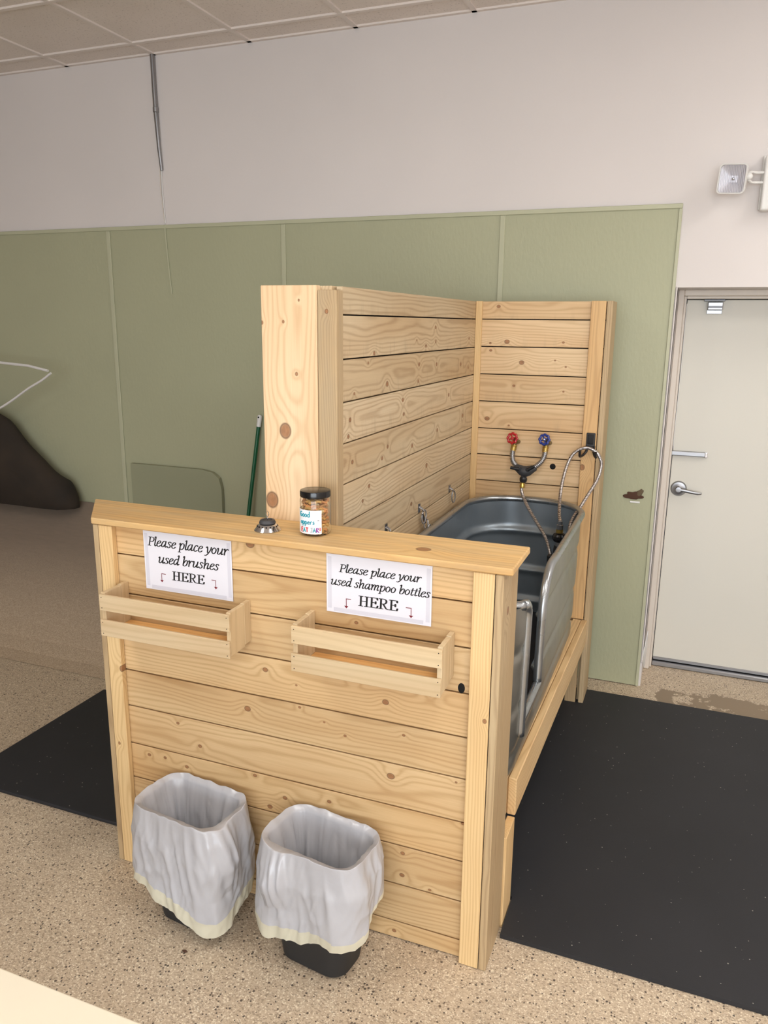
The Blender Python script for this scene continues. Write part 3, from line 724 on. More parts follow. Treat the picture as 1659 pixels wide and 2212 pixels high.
bm = tube_bm(bmesh.new(), [(XE-.005, CY0+.012, CZ), (XE-.005, (CY0+CY1)/2, CZ), (XE-.005, CY1+.004, CZ)], .0130, 12)
link('cutout_sill', bm, M_RIM, tub, (0, 0, 0), None, True)
bm = bmesh.new(); ring = outline(.055, ysr); lo = [bm.verts.new((p.x, p.y, .423)) for p in ring]; hi = [bm.verts.new((p.x, p.y, .438)) for p in ring]
bm.faces.new(hi); bm.faces.new(lo[::-1])
for i in range(NI): bm.faces.new((lo[i], lo[(i+1) % NI], hi[(i+1) % NI], hi[i]))
tag(link('tub_mat', bm, mat('tub_liner', Base_Color=lin((34, 35, 40)), Roughness=.7)), 'black rubber mat lying on the floor of the galvanized tub', 'mat')

# ------------------------------------------------------------ taps, connector, hoses
def handwheel(m, loc, hub):
    bm = bmesh.new(); n = 8; R = .0195
    pts = []
    for k in range(64):
        a = 2*PI*k/64; r = R*(1+.10*math.cos(n*a)); pts.append(Vector((r*math.cos(a), 0, r*math.sin(a))))
    tube_bm(bm, pts, .0050, 8, False, True)
    for k in range(4):
        a = PI/2*k+.4; tube_bm(bm, [(0, -.002, 0), (R*math.cos(a), 0, R*math.sin(a))], .0028, 6)
    lathe_bm(bm, [(0, -.004), (.007, -.004), (.007, .003), (0, .004)], 14, AX_MY)
    o = link('handwheel', bm, m, None, loc, None, True)
    return o
def tap(name, x, z, col, label, hub, yw=1.548):
    r = thing(name, label, 'tap', (x+.014, 1.612, z-.022))
    w = handwheel(col, (x, yw, z), hub); w.parent = r; w.location = Vector((x, yw, z))-WL[r.name]
    w.rotation_euler = (math.radians(-12), 0, math.radians(-8))
    bm = bmesh.new()
    lathe_bm(bm, [(0, 0), (.0045, 0), (.0045, .005), (0, .0055)], 12, AX_MY, (x, yw-.003, z)); link('centre_nut', bm, hub, r, (0, 0, 0), None, True)
    bm = bmesh.new()
    tube_bm(bm, [(x, yw, z), (x+.005, yw+.02, z-.008)], .0035, 8)
    tube_bm(bm, [(x+.004, yw+.012, z-.004), (x+.010, 1.588, z-.020)], [.009, .0105], 8)
    tube_bm(bm, [(x+.012, 1.585, z-.020), (x+.014, 1.611, z-.022)], .0095, 8)
    tube_bm(bm, [(x+.008, 1.584, z-.016), (x+.002, 1.574, z-.034)], .0100, 10)
    link('valve_body', bm, M_BRONZE, r, (0, 0, 0), None, True)
    return r
tap('water_tap', -.323, 1.186, M_RED, 'tap with a red handwheel on the booth back wall', M_RED)
tap('water_tap', -.189, 1.189, M_BLUE, 'tap with a blue handwheel on the booth back wall', M_CHROME)
def ribbed(pts, label):
    o = thing('tap_connector', label, 'hose', pts[0])
    sp = spline(pts, 14); n = len(sp)
    bm = tube_bm(bmesh.new(), sp, [.0098+.0019*(1 if (i % 3) else -1.2) for i in range(n)], 12)
    link('ribbed_hose', bm, M_STEEL, o, (0, 0, 0), None, 'all')
    d = (Vector(pts[1])-Vector(pts[0])).normalized()
    bm = bmesh.new(); p0 = Vector(pts[0])-d*.006
    for k in range(4): tube_bm(bm, [p0+d*(.0065*k), p0+d*(.0065*k+.0052)], .0132-.0010*(k % 2), 10)
    link('brass_nut', bm, M_BRASS, o, (0, 0, 0), None, True)
    return o
ribbed([(-.320, 1.572, 1.148), (-.3225, 1.562, 1.118), (-.317, 1.553, 1.090), (-.300, 1.548, 1.070)], 'ribbed steel connector bending down from the red tap')
ribbed([(-.186, 1.572, 1.150), (-.187, 1.562, 1.120), (-.199, 1.553, 1.092), (-.222, 1.548, 1.070)], 'ribbed steel connector bending down from the blue tap')
yc = thing('hose_splitter', 'dark grey two-way hose splitter joining the two ribbed connectors', 'hose splitter', (-.262, 1.545, 1.045))
bm = bmesh.new()
secs = [(-.306, 1.068, .010), (-.292, 1.062, .014), (-.276, 1.053, .0185), (-.262, 1.049, .0205), (-.248, 1.053, .0185), (-.232, 1.062, .014), (-.217, 1.069, .010)]
tube_bm(bm, [(x, 1.545, z) for x, z, r in secs], [r*1.18 for x, z, r in secs], 14)
tube_bm(bm, [(-.264, 1.545, 1.048), (-.267, 1.545, 1.022)], [.018, .011], 14)
link('splitter_body', bm, M_DKGREY, yc, (0, 0, 0), None, True)
for (ax, az, bx, bz) in ((-.283, 1.062, -.319, 1.066), (-.246, 1.062, -.219, 1.079)):
    bm = tube_bm(bmesh.new(), [(ax, 1.521, az), (bx, 1.519, bz)], [.0085, .0065], 10)
    lathe_bm(bm, [(0, 0), (.009, 0), (.009, .012), (0, .013)], 14, AX_MY, (ax, 1.53, az)); link('shutoff_lever', bm, M_BLACK, yc, (0, 0, 0), None, True)
bm = lathe_bm(bmesh.new(), [(0, .010), (.014, .010), (.0165, .004), (.0150, -.008), (.010, -.012), (0, -.012)], 12, off=(-.267, 1.545, 1.014)); link('swivel_nut', bm, M_BLACK, yc)
bm = lathe_bm(bmesh.new(), [(0, .008), (.0095, .008), (.0095, 0), (.0105, -.006), (.0115, -.012), (.0115, -.018), (0, -.018)], 12, off=(-.270, 1.545, .998)); link('brass_fitting', bm, [M_BRASS], yc)
HR = .0068
hose1 = [(-.271, 1.545, .992), (-.271, 1.542, .965), (-.258, 1.53, .938), (-.232, 1.50, .905), (-.182, 1.45, .855), (-.140, 1.41, .812), (-.112, 1.37, .765), (-.098, 1.35, .705), (-.094, 1.345, .64), (-.078, 1.35, .60), (-.055, 1.355, .64), (-.043, 1.36, .80), (-.029, 1.36, .894), (.007, 1.45, .961)]
loop = [(-.020, 1.47, .925), (.0, 1.50, .965), (.036, 1.545, 1.04), (.046, 1.56, 1.096), (.036, 1.56, 1.13), (.016, 1.56, 1.153), (-.021, 1.56, 1.164), (-.062, 1.558, 1.143), (-.086, 1.55, 1.10), (-.099, 1.52, 1.03), (-.1, 1.48, .965), (-.087, 1.40, .915), (-.0745, 1.35, .895)]
hs = hose1[:-2]+[(-.040, 1.40, .88)]+loop
hz_ = tag(tube('shower_hose', spline(hs, 9), HR, M_BRAID, None, 10), 'braided steel shower hose looped over the black hook and into the tub', 'hose')
nz = thing('spray_nozzle', 'black spray nozzle hanging on the hose end inside the tub', 'nozzle', (-.0745, 1.35, .86))
X0, Y0_ = -.0745, 1.35
lathe('hose_fitting', [(0, .014), (.007, .014), (.007, .004), (.0095, .003), (.0095, -.010), (0, -.010)], (X0, Y0_, .856), M_STEEL, nz, 8)
lathe('brass_fitting', [(0, 0), (.0105, 0), (.0105, -.010), (0, -.010)], (X0, Y0_, .8455), M_BRASS, nz, 12)
bm = bmesh.new(); gr = [(0, 0), (.016, -.002), (.019, -.008), (.019, -.016), (.014, -.024), (0, -.025)]
lathe_bm(bm, gr, 24)
for v in bm.verts:
    if abs(v.co.x)+abs(v.co.y) > .015:
        a = math.atan2(v.co.y, v.co.x); f = 1+.05*(1 if round(a/(2*PI/24)) % 2 else -1); v.co.x *= f; v.co.y *= f
link('knurled_collar', bm, M_BLACK, nz, (X0, Y0_, .834))
lathe('steel_collar', [(0, 0), (.0105, 0), (.0115, -.012), (0, -.012)], (X0, Y0_, .808), M_STEEL, nz, 16)
bm = tube_bm(bmesh.new(), [(X0, Y0_, .797), (X0, Y0_, .775), (X0-.002, Y0_-.004, .75), (X0-.004, Y0_-.012, .71), (X0-.006, Y0_-.03, .68)], [.0135, .0160, .0145, .013, .017], 14)
link('grip', bm, M_BLACK, nz, (0, 0, 0), None, True)
box('trigger', (X0-.030, X0-.012, Y0_-.012, Y0_+.006, .738, .768), M_BLACK, nz, .003, 2)
nz.scale = (1.38,)*3; nz.location.z += .024
# hose hook on the right trim
hk = thing('hose_hook', 'black plastic double hook screwed to the right trim of the booth back', 'hook', (-.010, 1.593, 1.19))
box('hook_plate', (-.0225, .0085, 1.586, 1.5935, 1.165, 1.218), M_BLACK, hk, .0025, 2)
box('hook_cover', (-.0175, .0035, 1.581, 1.5855, 1.178, 1.213), M_BLACKGLOSS, hk, .002, 2)
for x0, x1 in ((-.019, -.036), (.006, .018)):
    bm = tube_bm(bmesh.new(), spline([(x0, 1.588, 1.172), (x0, 1.588, 1.153), ((x0+x1)/2, 1.575, 1.140), (x1, 1.560, 1.136), (x1, 1.545, 1.142), (x1, 1.540, 1.158)], 6), .0048, 8)
    link('hook_prong', bm, M_BLACK, hk, (0, 0, 0), None, True)

hk.scale = (1.15,)*3
# ------------------------------------------------------------ snap hooks on the dividing wall
def ringpts(c, ru, rv, u, v, n=24): return [Vector(c)+Vector(u)*ru*math.cos(2*PI*k/n)+Vector(v)*rv*math.sin(2*PI*k/n) for k in range(n)]
def eye(y, z, label):
    r = thing('wall_eye', label, 'hook', (-.514, y, z))
    box('eye_plate', (-.5143, -.5125, y-.011, y+.011, z-.012, z+.020), M_STEEL, r, .0008)
    bm = tube_bm(bmesh.new(), spline([(-.513, y-.006, z+.008), (-.502, y-.004, z+.002), (-.498, y, z-.006), (-.502, y+.004, z+.002), (-.513, y+.006, z+.008)], 5), .0024, 8); link('eye_loop', bm, M_STEEL, r, (0, 0, 0), None, True)
    for dy, dz in ((-.007, .014), (.007, .014), (0, -.008)): lathe('screw', [(0, .0012), (.0022, .0008), (.0025, 0)], (-.5125, y+dy, z+dz), M_DKSTEEL, r, 8, Matrix.Rotation(PI/2, 3, 'Y'))
    return r
eye(.905, 1.002, 'steel wall eye with a chain clip, middle one on the dividing wall')
eye(1.284, 1.000, 'steel wall eye with an oval ring, farthest one on the dividing wall')
eye(.575, 1.006, 'steel wall eye just peeking over the counter, nearest on the dividing wall')
bm = tube_bm(bmesh.new(), ringpts((-.497, 1.288, .972), .009, .024, (.5, .86, 0), (0, 0, 1)), .0026, 8, False, True)
tag(link('oval_ring', bm, M_STEEL, None, (0, 0, 0), None, True), 'oval steel ring hanging from the farthest wall eye', 'ring')
cp = thing('chain_clip', 'steel snap clip and two chain links hanging from the middle wall eye to the tub', 'clip', (-.498, .915, .985))
for c, ru, rv, u in (((-.497, .912, .974), .010, .024, (.5, .86, 0)), ((-.494, .930, .942), .009, .018, (.9, -.4, 0)), ((-.490, .955, .912), .009, .022, (.4, .9, 0))):
    bm = tube_bm(bmesh.new(), ringpts(c, ru, rv, u, (0, .25, .97)), .0028, 8, False, True); link('chain_link', bm, M_STEEL, cp, (0, 0, 0), None, True)
bm = tube_bm(bmesh.new(), [(-.500, .905, .985), (-.497, .918, .958), (-.495, .924, .948)], .0042, 8); link('clip_gate', bm, M_STEEL, cp, (0, 0, 0), None, True)

# ------------------------------------------------------------ slatted crates on the front wall
def crate(x0, x1, label, z0=.806, z1=.926):
    r = thing('wall_crate', label, 'crate', ((x0+x1)/2, .02, z0), 'slatted crates on the booth front')
    yf, yb = -.088, .0195
    board('front_slat', (x0, x1, yf, yf+.0075, z1-.050, z1-.004), r, 'x', jit(T_CRATE), (), .001, ring=60, contrast=.35)
    board('front_slat', (x0-.001, x1-.001, yf-.001, yf+.0065, z0-.004, z0+.043), r, 'x', jit(T_CRATE), (), .001, ring=60, contrast=.35)
    for a, b in ((x0+.001, x0+.0135), (x1-.0135, x1-.001)):
        board('end_panel', (a, b, yf+.008, yb-.032, z0, z1), r, 'z', jit(T_CRATE), (), .001, ring=60, contrast=.35)
        board('end_panel', (a, b, yb-.0315, yb, z0+.006, z1+.002), r, 'z', jit(T_CRATE), (), .001, ring=60, contrast=.35)
    for k in range(2):
        a = yf+.0085+k*.050
        board('bottom_slat', (x0+.014, x1-.014, a, a+.0475, z0, z0+.007), r, 'x', ((226, 180, 118), (206, 150, 86)), (), .001)
    bm = bmesh.new()
    for x in (x0+.008, x1-.008):
        for z in (z1-.012, z1-.042): lathe_bm(bm, [(0, .0008), (.0013, .0005), (.0015, 0)], 6, AX_MY, (x, yf-.0002, z))
        for z in (z0+.004, z0+.036): lathe_bm(bm, [(0, .0008), (.0013, .0005), (.0015, 0)], 6, AX_MY, (x, yf-.0012, z))
    link('nail_heads', bm, M_SEAM, r)['kind'] = 'stuff'
    return r
crate(-1.100, -.686, 'shallow slatted wooden crate under the used brushes sign')
crate(-.508, -.117, 'shallow slatted wooden crate under the used shampoo bottles sign')

# ------------------------------------------------------------ lettering drawn with a broad nib
G = {
 'l': (.20, [[(.02, .66), (.1, .72), (.09, .4), (.08, .1), (.13, 0), (.21, .07)]]),
 'e': (.37, [[(.07, .22), (.22, .26), (.32, .35), (.28, .45), (.17, .43), (.07, .28), (.06, .1), (.14, 0), (.24, .01), (.34, .1)]]),
 'a': (.47, [[(.34, .43), (.22, .46), (.1, .34), (.05, .14), (.11, .01), (.2, .04), (.31, .22)], [(.36, .47), (.33, .1), (.37, 0), (.46, .08)]]),
 's': (.33, [[(.30, .38), (.25, .45), (.14, .44), (.10, .35), (.17, .26), (.25, .18), (.25, .06), (.16, 0), (.07, .01), (.03, .09)]]),
 'p': (.45, [[(.02, .39), (.1, .47)], [(.1, .47), (.1, -.22)], [(.02, -.22), (.19, -.22)], [(.11, .26), (.2, .42), (.3, .46), (.39, .38), (.38, .15), (.28, .01), (.18, 0), (.1, .06)]]),
 'c': (.35, [[(.32, .38), (.26, .46), (.14, .40), (.06, .2), (.09, .02), (.2, 0), (.31, .09)]]),
 'y': (.42, [[(.02, .39), (.08, .47), (.12, .38), (.16, .02)], [(.39, .46), (.36, .26), (.22, -.03), (.08, -.2), (-.02, -.2)]]),
 'o': (.41, [[(.2, .455), (.07, .33), (.06, .12), (.17, .0), (.31, .1), (.34, .33), (.2, .455)]]),
 'u': (.49, [[(.02, .39), (.08, .47), (.1, .3), (.08, .08), (.15, 0), (.25, .06), (.35, .25)], [(.39, .46), (.36, .1), (.4, 0), (.48, .08)]]),
 'r': (.35, [[(.02, .39), (.08, .47), (.1, .3), (.1, 0)], [(.11, .22), (.2, .41), (.29, .46), (.34, .40)]]),
 'd': (.47, [[(.33, .42), (.22, .46), (.1, .34), (.05, .14), (.11, .01), (.2, .04), (.31, .22)], [(.29, .68), (.38, .72), (.33, .1), (.37, 0), (.46, .08)]]),
 'b': (.43, [[(.02, .67), (.1, .72), (.08, .1), (.16, 0), (.3, .05), (.38, .27), (.33, .44), (.22, .42), (.11, .22)]]),
 'h': (.48, [[(.02, .67), (.1, .72), (.1, 0)], [(.11, .20), (.22, .41), (.32, .46), (.37, .38), (.33, .08), (.37, 0), (.46, .08)]]),
 'm': (.69, [[(.02, .39), (.08, .47), (.1, .36), (.1, 0)], [(.11, .20), (.2, .41), (.28, .46), (.33, .38), (.32, 0)], [(.33, .20), (.43, .41), (.52, .46), (.57, .38), (.53, .08), (.57, 0), (.66, .08)]]),
 't': (.29, [[(.15, .60), (.10, .12), (.15, 0), (.26, .08)], [(.02, .44), (.26, .44)]]),
 'P': (.47, [[(.12, .66), (.12, 0)], [(.02, 0), (.23, 0)], [(.03, .66), (.3, .66), (.43, .57), (.42, .42), (.31, .32), (.13, .33)]]),
 'H': (.66, [[(.14, .66), (.14, 0)], [(.50, .66), (.50, 0)], [(.04, .66), (.24, .66)], [(.04, 0), (.24, 0)], [(.40, .66), (.60, .66)], [(.40, 0), (.60, 0)], [(.14, .34), (.50, .34)]]),
 'E': (.56, [[(.14, .66), (.14, 0)], [(.04, .66), (.47, .66), (.48, .54)], [(.04, 0), (.48, 0), (.51, .14)], [(.14, .34), (.38, .34)], [(.38, .42), (.38, .26)]]),
 'R': (.62, [[(.14, .66), (.14, 0)], [(.04, 0), (.25, 0)], [(.04, .66), (.32, .66), (.45, .58), (.44, .42), (.32, .33), (.15, .33)], [(.28, .33), (.46, .04), (.58, 0)]]),
 ' ': (.23, []),
}
def text_polys(s, slant, na, nb):
    out = []; x = 0
    for ch in s:
        adv, strokes = G[ch]
        for st in strokes:
            curved = len(st) > 2 and ch not in 'HE'
            pts = [p.to_2d() for p in spline([Vector((a, b, 0)) for a, b in st], 5)] if curved else [Vector(p) for p in st]
            pts = [Vector((x+p.x+slant*p.y, p.y)) for p in pts]
            for a, b in zip(pts, pts[1:]):
                th0 = math.atan2(b.y-a.y, b.x-a.x)
                n = 10; E = [(na*math.cos(2*PI*k/n), nb*math.sin(2*PI*k/n)) for k in range(n)]
                cand = [Vector((q.x+e[0], q.y+e[1])) for q in (a, b) for e in E]
                # convex hull
                cand = sorted({(round(c.x, 5), round(c.y, 5)) for c in cand})
                def half(c):
                    h = []
                    for p in c:
                        while len(h) > 1 and (h[-1][0]-h[-2][0])*(p[1]-h[-2][1])-(h[-1][1]-h[-2][1])*(p[0]-h[-2][0]) <= 0: h.pop()
                        h.append(p)
                    return h[:-1]
                out.append(half(cand)+half(cand[::-1]))
        x += adv
    return out, x
def text_obj(name, s, x0, x1, zb0, zb1, y, hscale, m, parent, slant=.2, na=.043, nb=.020):
    polys, w = text_polys(s, slant, na, nb); sx = (x1-x0)/w
    bm = bmesh.new()
    for i, pl in enumerate(polys):
        vs_ = [bm.verts.new((x0+p[0]*sx, y-.000002*(i % 9), zb0+(zb1-zb0)*p[0]/w+p[1]*hscale)) for p in pl]
        f = bm.faces.new(vs_)
    return link(name, bm, m, parent)
def arrow(xc, zc, xs, zt, y, parent):
    """short horizontal start at xs, corner xc, shaft down to the tip zt"""
    w = .0018; d = 1 if xs > xc else -1; bm = bmesh.new()
    def q(pts): bm.faces.new([bm.verts.new((a, y, b)) for a, b in pts])
    q(((min(xs, xc)-w/2*(d > 0), zc-w/2), (max(xs, xc)+w/2*(d < 0), zc-w/2), (max(xs, xc)+w/2*(d < 0), zc+w/2), (min(xs, xc)-w/2*(d > 0), zc+w/2)))
    q(((xc-w/2, zt+.006), (xc+w/2, zt+.006), (xc+w/2, zc-w/2), (xc-w/2, zc-w/2)))
    q(((xc-.0058, zt+.0065), (xc, zt), (xc+.0058, zt+.0065)))
    return link('arrow', bm, M_REDINK, parent)
M_TAPE = mat('clear_tape', Base_Color=lin((212, 211, 220)), Roughness=.15)
def sign(x0, x1, z0, z1, lines, arrows, label, hs):
    yp = .0165
    r = thing('paper_sign', label, 'sign', ((x0+x1)/2, yp, z0))
    bm = bmesh.new(); nx, nz_ = 14, 8
    V = {}
    for sd, yo in ((0, 0), (1, .0008)):
        for i in range(nx+1):
            for j in range(nz_+1):
                u, v = i/nx, j/nz_
                V[sd, i, j] = bm.verts.new((x0+(x1-x0)*u, yp+yo, z0+(z1-z0)*v))
    for i in range(nx):
        for j in range(nz_):
            bm.faces.new((V[0, i, j], V[0, i+1, j], V[0, i+1, j+1], V[0, i, j+1])); bm.faces.new((V[1, i, j], V[1, i, j+1], V[1, i+1, j+1], V[1, i+1, j]))
    for i in range(nx):
        bm.faces.new((V[0, i, 0], V[1, i, 0], V[1, i+1, 0], V[0, i+1, 0])); bm.faces.new((V[0, i, nz_], V[0, i+1, nz_], V[1, i+1, nz_], V[1, i, nz_]))
    for j in range(nz_):
        bm.faces.new((V[0, 0, j], V[0, 0, j+1], V[1, 0, j+1], V[1, 0, j])); bm.faces.new((V[0, nx, j], V[1, nx, j], V[1, nx, j+1], V[0, nx, j+1]))
    link('paper', bm, M_PAPER, r)
    bm = bmesh.new()
    for a, b, c, d in ((x0+.004, x0+.014, z0+.01, z1-.01), (x1-.014, x1-.004, z0+.01, z1-.01), (x0+.02, x1-.02, z0+.003, z0+.013)):
        bm.faces.new([bm.verts.new(p) for p in ((a, yp-.00015, c), (b, yp-.00015, c), (b, yp-.00015, d), (a, yp-.00015, d))])
    link('tape_strip', bm, M_TAPE, r)
    for i, (s, a, b, za, zb, h) in enumerate(lines):
        cap = s == 'HERE'
        text_obj('lettering', s, a-.002, b+.003, za, zb, yp-.0004, h, M_INK, r, 0.04 if cap else .2, .058 if cap else .050, .026)
    for ar in arrows: arrow(*ar, yp-.0004, r)
    return r
sign(-1.022, -.738, .9175, 1.090, [('Please place your', -1.006, -.753, 1.0455, 1.0455, .037), ('used brushes', -.975, -.784, .998, 1.0, .037), ('HERE', -.930, -.829, .9535, .955, .037)],
     [(-.967, .967, -.953, .942), (-.791, .970, -.804, .945)], 'white paper sign reading Please place your used brushes HERE', .05)
sign(-.459, -.178, .9325, 1.090, [('Please place your', -.422, -.211, 1.042, 1.042, .030), ('used shampoo bottles', -.446, -.187, 1.006, 1.006, .031), ('HERE', -.369, -.267, .9595, .9605, .039)],
     [(-.404, .9725, -.391, .947), (-.230, .9725, -.244, .947)], 'white paper sign reading Please place your used shampoo bottles HERE', .05)

# ------------------------------------------------------------ things on the counter
CT = 1.1108
# sink strainer
sx_, sy_ = -.660, .075
ss = thing('sink_strainer', 'small round steel sink strainer lying on the counter left of the jar', 'strainer', (sx_, sy_, CT))
lathe('strainer_dome', [(0, .002), (.034, .002), (.0355, .0), (.036, .002), (.034, .0045), (.030, .010), (.024, .017), (.020, .019), (0, .019)], (sx_, sy_, CT), M_CHROME, ss, 40)
lathe('rubber_stopper', [(.012, .0195), (.0215, .0195), (.0225, .022), (.0195, .0285), (.018, .0295), (.013, .0295), (.012, .0275), (0, .0270)], (sx_, sy_, CT), M_DKGREY, ss, 32)
bm = bmesh.new()
for k in range(16):
    a = 2*PI*k/16; n_ = Vector((math.cos(a)*.7, math.sin(a)*.7, .71)).normalized(); q = n_.to_track_quat('Z', 'Y').to_matrix()
    lathe_bm(bm, [(0, .0004), (.0022, .0004), (.0023, -.0005)], 8, q, (math.cos(a)*.0275, math.sin(a)*.0275, .0135))
link('drain_holes', bm, M_HOLE, ss, (sx_, sy_, CT))
bm = tube_bm(bmesh.new(), [(0, 0, .027), (.000, 0, .036), (-.004, 0, .046), (-.003, 0, .054), (.003, 0, .051), (.005, 0, .045), (.001, 0, .037)], .0011, 6)
link('pull_loop', bm, M_CHROME, ss, (sx_, sy_, CT), None, True)
# treat jar
jx, jy, JR = -.5285, .098, .0408
jar = thing('treat_jar', 'clear plastic jar of biscuits with black lid and handwritten label', 'jar', (jx, jy, CT))
M_CLEAR = mat('clear_plastic', Base_Color=(1, 1, 1, 1), Roughness=.04, IOR=1.3, Transmission_Weight=1.)
prof = [(0, .0015), (.033, .001), (.0385, .004), (JR, .010), (JR, .092), (.0385, .100), (.036, .104), (.036, .116),
        (.0347, .116), (.0347, .104), (.0372, .0995), (JR-.0015, .0915), (JR-.0015, .011), (.0372, .0055), (.033, .003), (0, .0035)]
lathe('jar_body', prof, (jx, jy, CT), M_CLEAR, jar, 48)
lathe('lid', [(0, .118), (.037, .118), (.0395, .117), (.0402, .115), (.0402, .102), (.0392, .101), (.0366, .101), (.0366, .117), (0, .117)][::-1], (jx, jy, CT), M_BLACKGLOSS, jar, 48)
def cyl_patch(a0, a1, z0, z1, r, n=24):
    bm = bmesh.new(); A = []
    for k in range(n+1):
        a = a0+(a1-a0)*k/n
        A.append([bm.verts.new((rr*math.cos(a), rr*math.sin(a), z)) for rr, z in ((r, z0), (r, z1), (r-.0003, z1), (r-.0003, z0))])
    for P_, Q in zip(A, A[1:]):
        for i in range(4): bm.faces.new((P_[i], Q[i], Q[(i+1) % 4], P_[(i+1) % 4]))
    bm.faces.new(A[0]); bm.faces.new(A[-1][::-1])
    bmesh.ops.recalc_face_normals(bm, faces=bm.faces)
    return bm
AL0, AL1 = math.radians(-178), math.radians(-42)    # visible right end of the label at -58 deg
link('paper_label', cyl_patch(AL0, AL1, .008, .071, JR+.0007), mat('label_paper', Base_Color=lin((240, 240, 244)), Roughness=.5), jar, (jx, jy, CT), None, True)
HG = {'G': (.55, [[(.42, .55), (.3, .66), (.12, .6), (.04, .35), (.1, .08), (.28, 0), (.42, .1), (.43, .3), (.26, .3)]]),
      'o': (.42, [[(.2, .42), (.05, .3), (.06, .08), (.2, 0), (.34, .1), (.34, .3), (.2, .42)]]),
      'd': (.44, [[(.34, .3), (.2, .42), (.06, .3), (.06, .08), (.2, 0), (.34, .12)], [(.36, .8), (.36, 0)]]),
      'a': (.44, [[(.34, .3), (.2, .42), (.06, .3), (.06, .08), (.2, 0), (.34, .12)], [(.36, .42), (.36, 0)]]),
      'p': (.44, [[(.06, .42), (.06, -.3)], [(.06, .35), (.2, .42), (.36, .3), (.34, .08), (.2, 0), (.07, .08)]]),
      'e': (.42, [[(.05, .2), (.34, .24), (.3, .4), (.12, .4), (.05, .2), (.12, .02), (.34, .05)]]),
      'r': (.34, [[(.06, .42), (.06, 0)], [(.06, .28), (.18, .42), (.3, .4)]]),
      's': (.40, [[(.32, .38), (.12, .42), (.08, .28), (.3, .16), (.28, .02), (.05, .02)]]),
      '"': (.3, [[(.08, .66), (.08, .5)], [(.2, .66), (.2, .5)]]),
      'E': (.44, [[(.36, .62), (.06, .62), (.06, 0), (.36, 0)], [(.06, .32), (.3, .32)]]),
      'A': (.46, [[(.02, 0), (.2, .64), (.4, 0)], [(.1, .24), (.32, .24)]]),
      'T': (.46, [[(.0, .62), (.42, .62)], [(.2, .62), (.2, 0)]]),
      'J': (.42, [[(.1, .62), (.4, .62)], [(.28, .62), (.28, .1), (.18, 0), (.04, .08)]]),
      'R': (.46, [[(.06, 0), (.06, .62), (.3, .58), (.34, .42), (.06, .32), (.38, 0)]]),
      '!': (.22, [[(.1, .66), (.1, .2)], [(.1, .03), (.1, 0)]]), ' ': (.2, [])}
def jar_text(s, a_end, z, h, cols, wgt=.055):
    """handwriting on the jar, its last letter ending at angle a_end"""
    tot = sum(HG[c][0] for c in s); r = JR+.0011
    x = 0
    for ci, ch in enumerate(s):
        adv, strokes = HG[ch]
        if strokes:
            bm = bmesh.new()
            for st in strokes:
                P3 = []
                for px_, pz_ in st:
                    a = a_end-(tot-x-px_)*h/r
                    P3.append(Vector((r*math.cos(a), r*math.sin(a), z+pz_*h)))
                tube_bm(bm, P3, wgt*h, 5)
            link('handwriting', bm, cols[ci % len(cols)], jar, (jx, jy, CT), None)
        x += adv
def ink(n, c): return mat(n, Base_Color=lin(c), Roughness=.6)
TEAL, REDP, PURP, GREYP, ORG, INKG = ink('teal_marker', (28, 150, 168)), ink('red_marker', (206, 58, 60)), ink('purple_marker', (140, 50, 150)), ink('grey_marker', (170, 178, 184)), ink('orange_marker', (228, 72, 50)), ink('pencil_grey', (90, 96, 110))
jar_text('Good', math.radians(-84), .053, .019, [TEAL], .07)
jar_text('appers', math.radians(-66), .034, .018, [TEAL], .07)
jar_text('"', math.radians(-50), .034, .018, [INKG], .04)
jar_text('EAT JAR!', math.radians(-45), .0130, .0185, [REDP, TEAL, REDP, GREYP, GREYP, TEAL, PURP, ORG], .075)
# the biscuits
M_TREATS = [mat('biscuit_'+n, Base_Color=lin(c), Roughness=.75) for n, c in (('tan', (205, 160, 92)), ('orange', (214, 150, 92)), ('pale', (228, 206, 154)), ('brown', (190, 140, 90)))]
tm = []
for k in range(4):
    bm = bmesh.new()
    if k % 2: tube_bm(bm, [(-.009, 0, 0), (-.0075, 0, 0), (-.005, 0, 0), (.005, 0, 0), (.0075, 0, 0), (.009, 0, 0)], [.0035, .0048, .003, .003, .0048, .0035], 8)
    else: tube_bm(bm, spline([(-.009, 0, -.002), (-.004, .001, .003), (.004, 0, .003), (.009, 0, -.002)], 3), [.0025]+[.0042]*8+[.0025], 8)
    me = bpy.data.meshes.new('biscuit'); bm.to_mesh(me); bm.free(); me.materials.append(M_TREATS[k])
    for p in me.polygons: p.use_smooth = True
    tm.append(me)
rr = random.Random(11); cnt = 0
for lay in range(10):
    z = .0085+lay*.0089
    for ringr, n_ in ((.0295, 12), (.018, 6)):
        if ringr < .02 and lay < 8: continue
        for k in range(n_):
            a = 2*PI*(k+.5*(lay % 2))/n_+rr.uniform(-.1, .1)
            if ringr > .02 and lay < 7 and -178 < (math.degrees(a)+180) % 360-180 < -70 and lay > 1: continue
            if ringr > .02 and 15 < math.degrees(a) % 360 < 165 and lay < 8: continue
            o = bpy.data.objects.new('biscuit', rr.choice(tm)); COL.objects.link(o)
            o.location = (jx+ringr*math.cos(a), jy+ringr*math.sin(a), CT+z+rr.uniform(-.001, .001))
            o.rotation_euler = (rr.uniform(-.6, .6), rr.uniform(-.5, .5), a+PI/2+rr.uniform(-.5, .5))
            tag(o, 'small curved dog biscuit among others in the clear jar', 'biscuit', 'biscuits in the treat jar'); cnt += 1

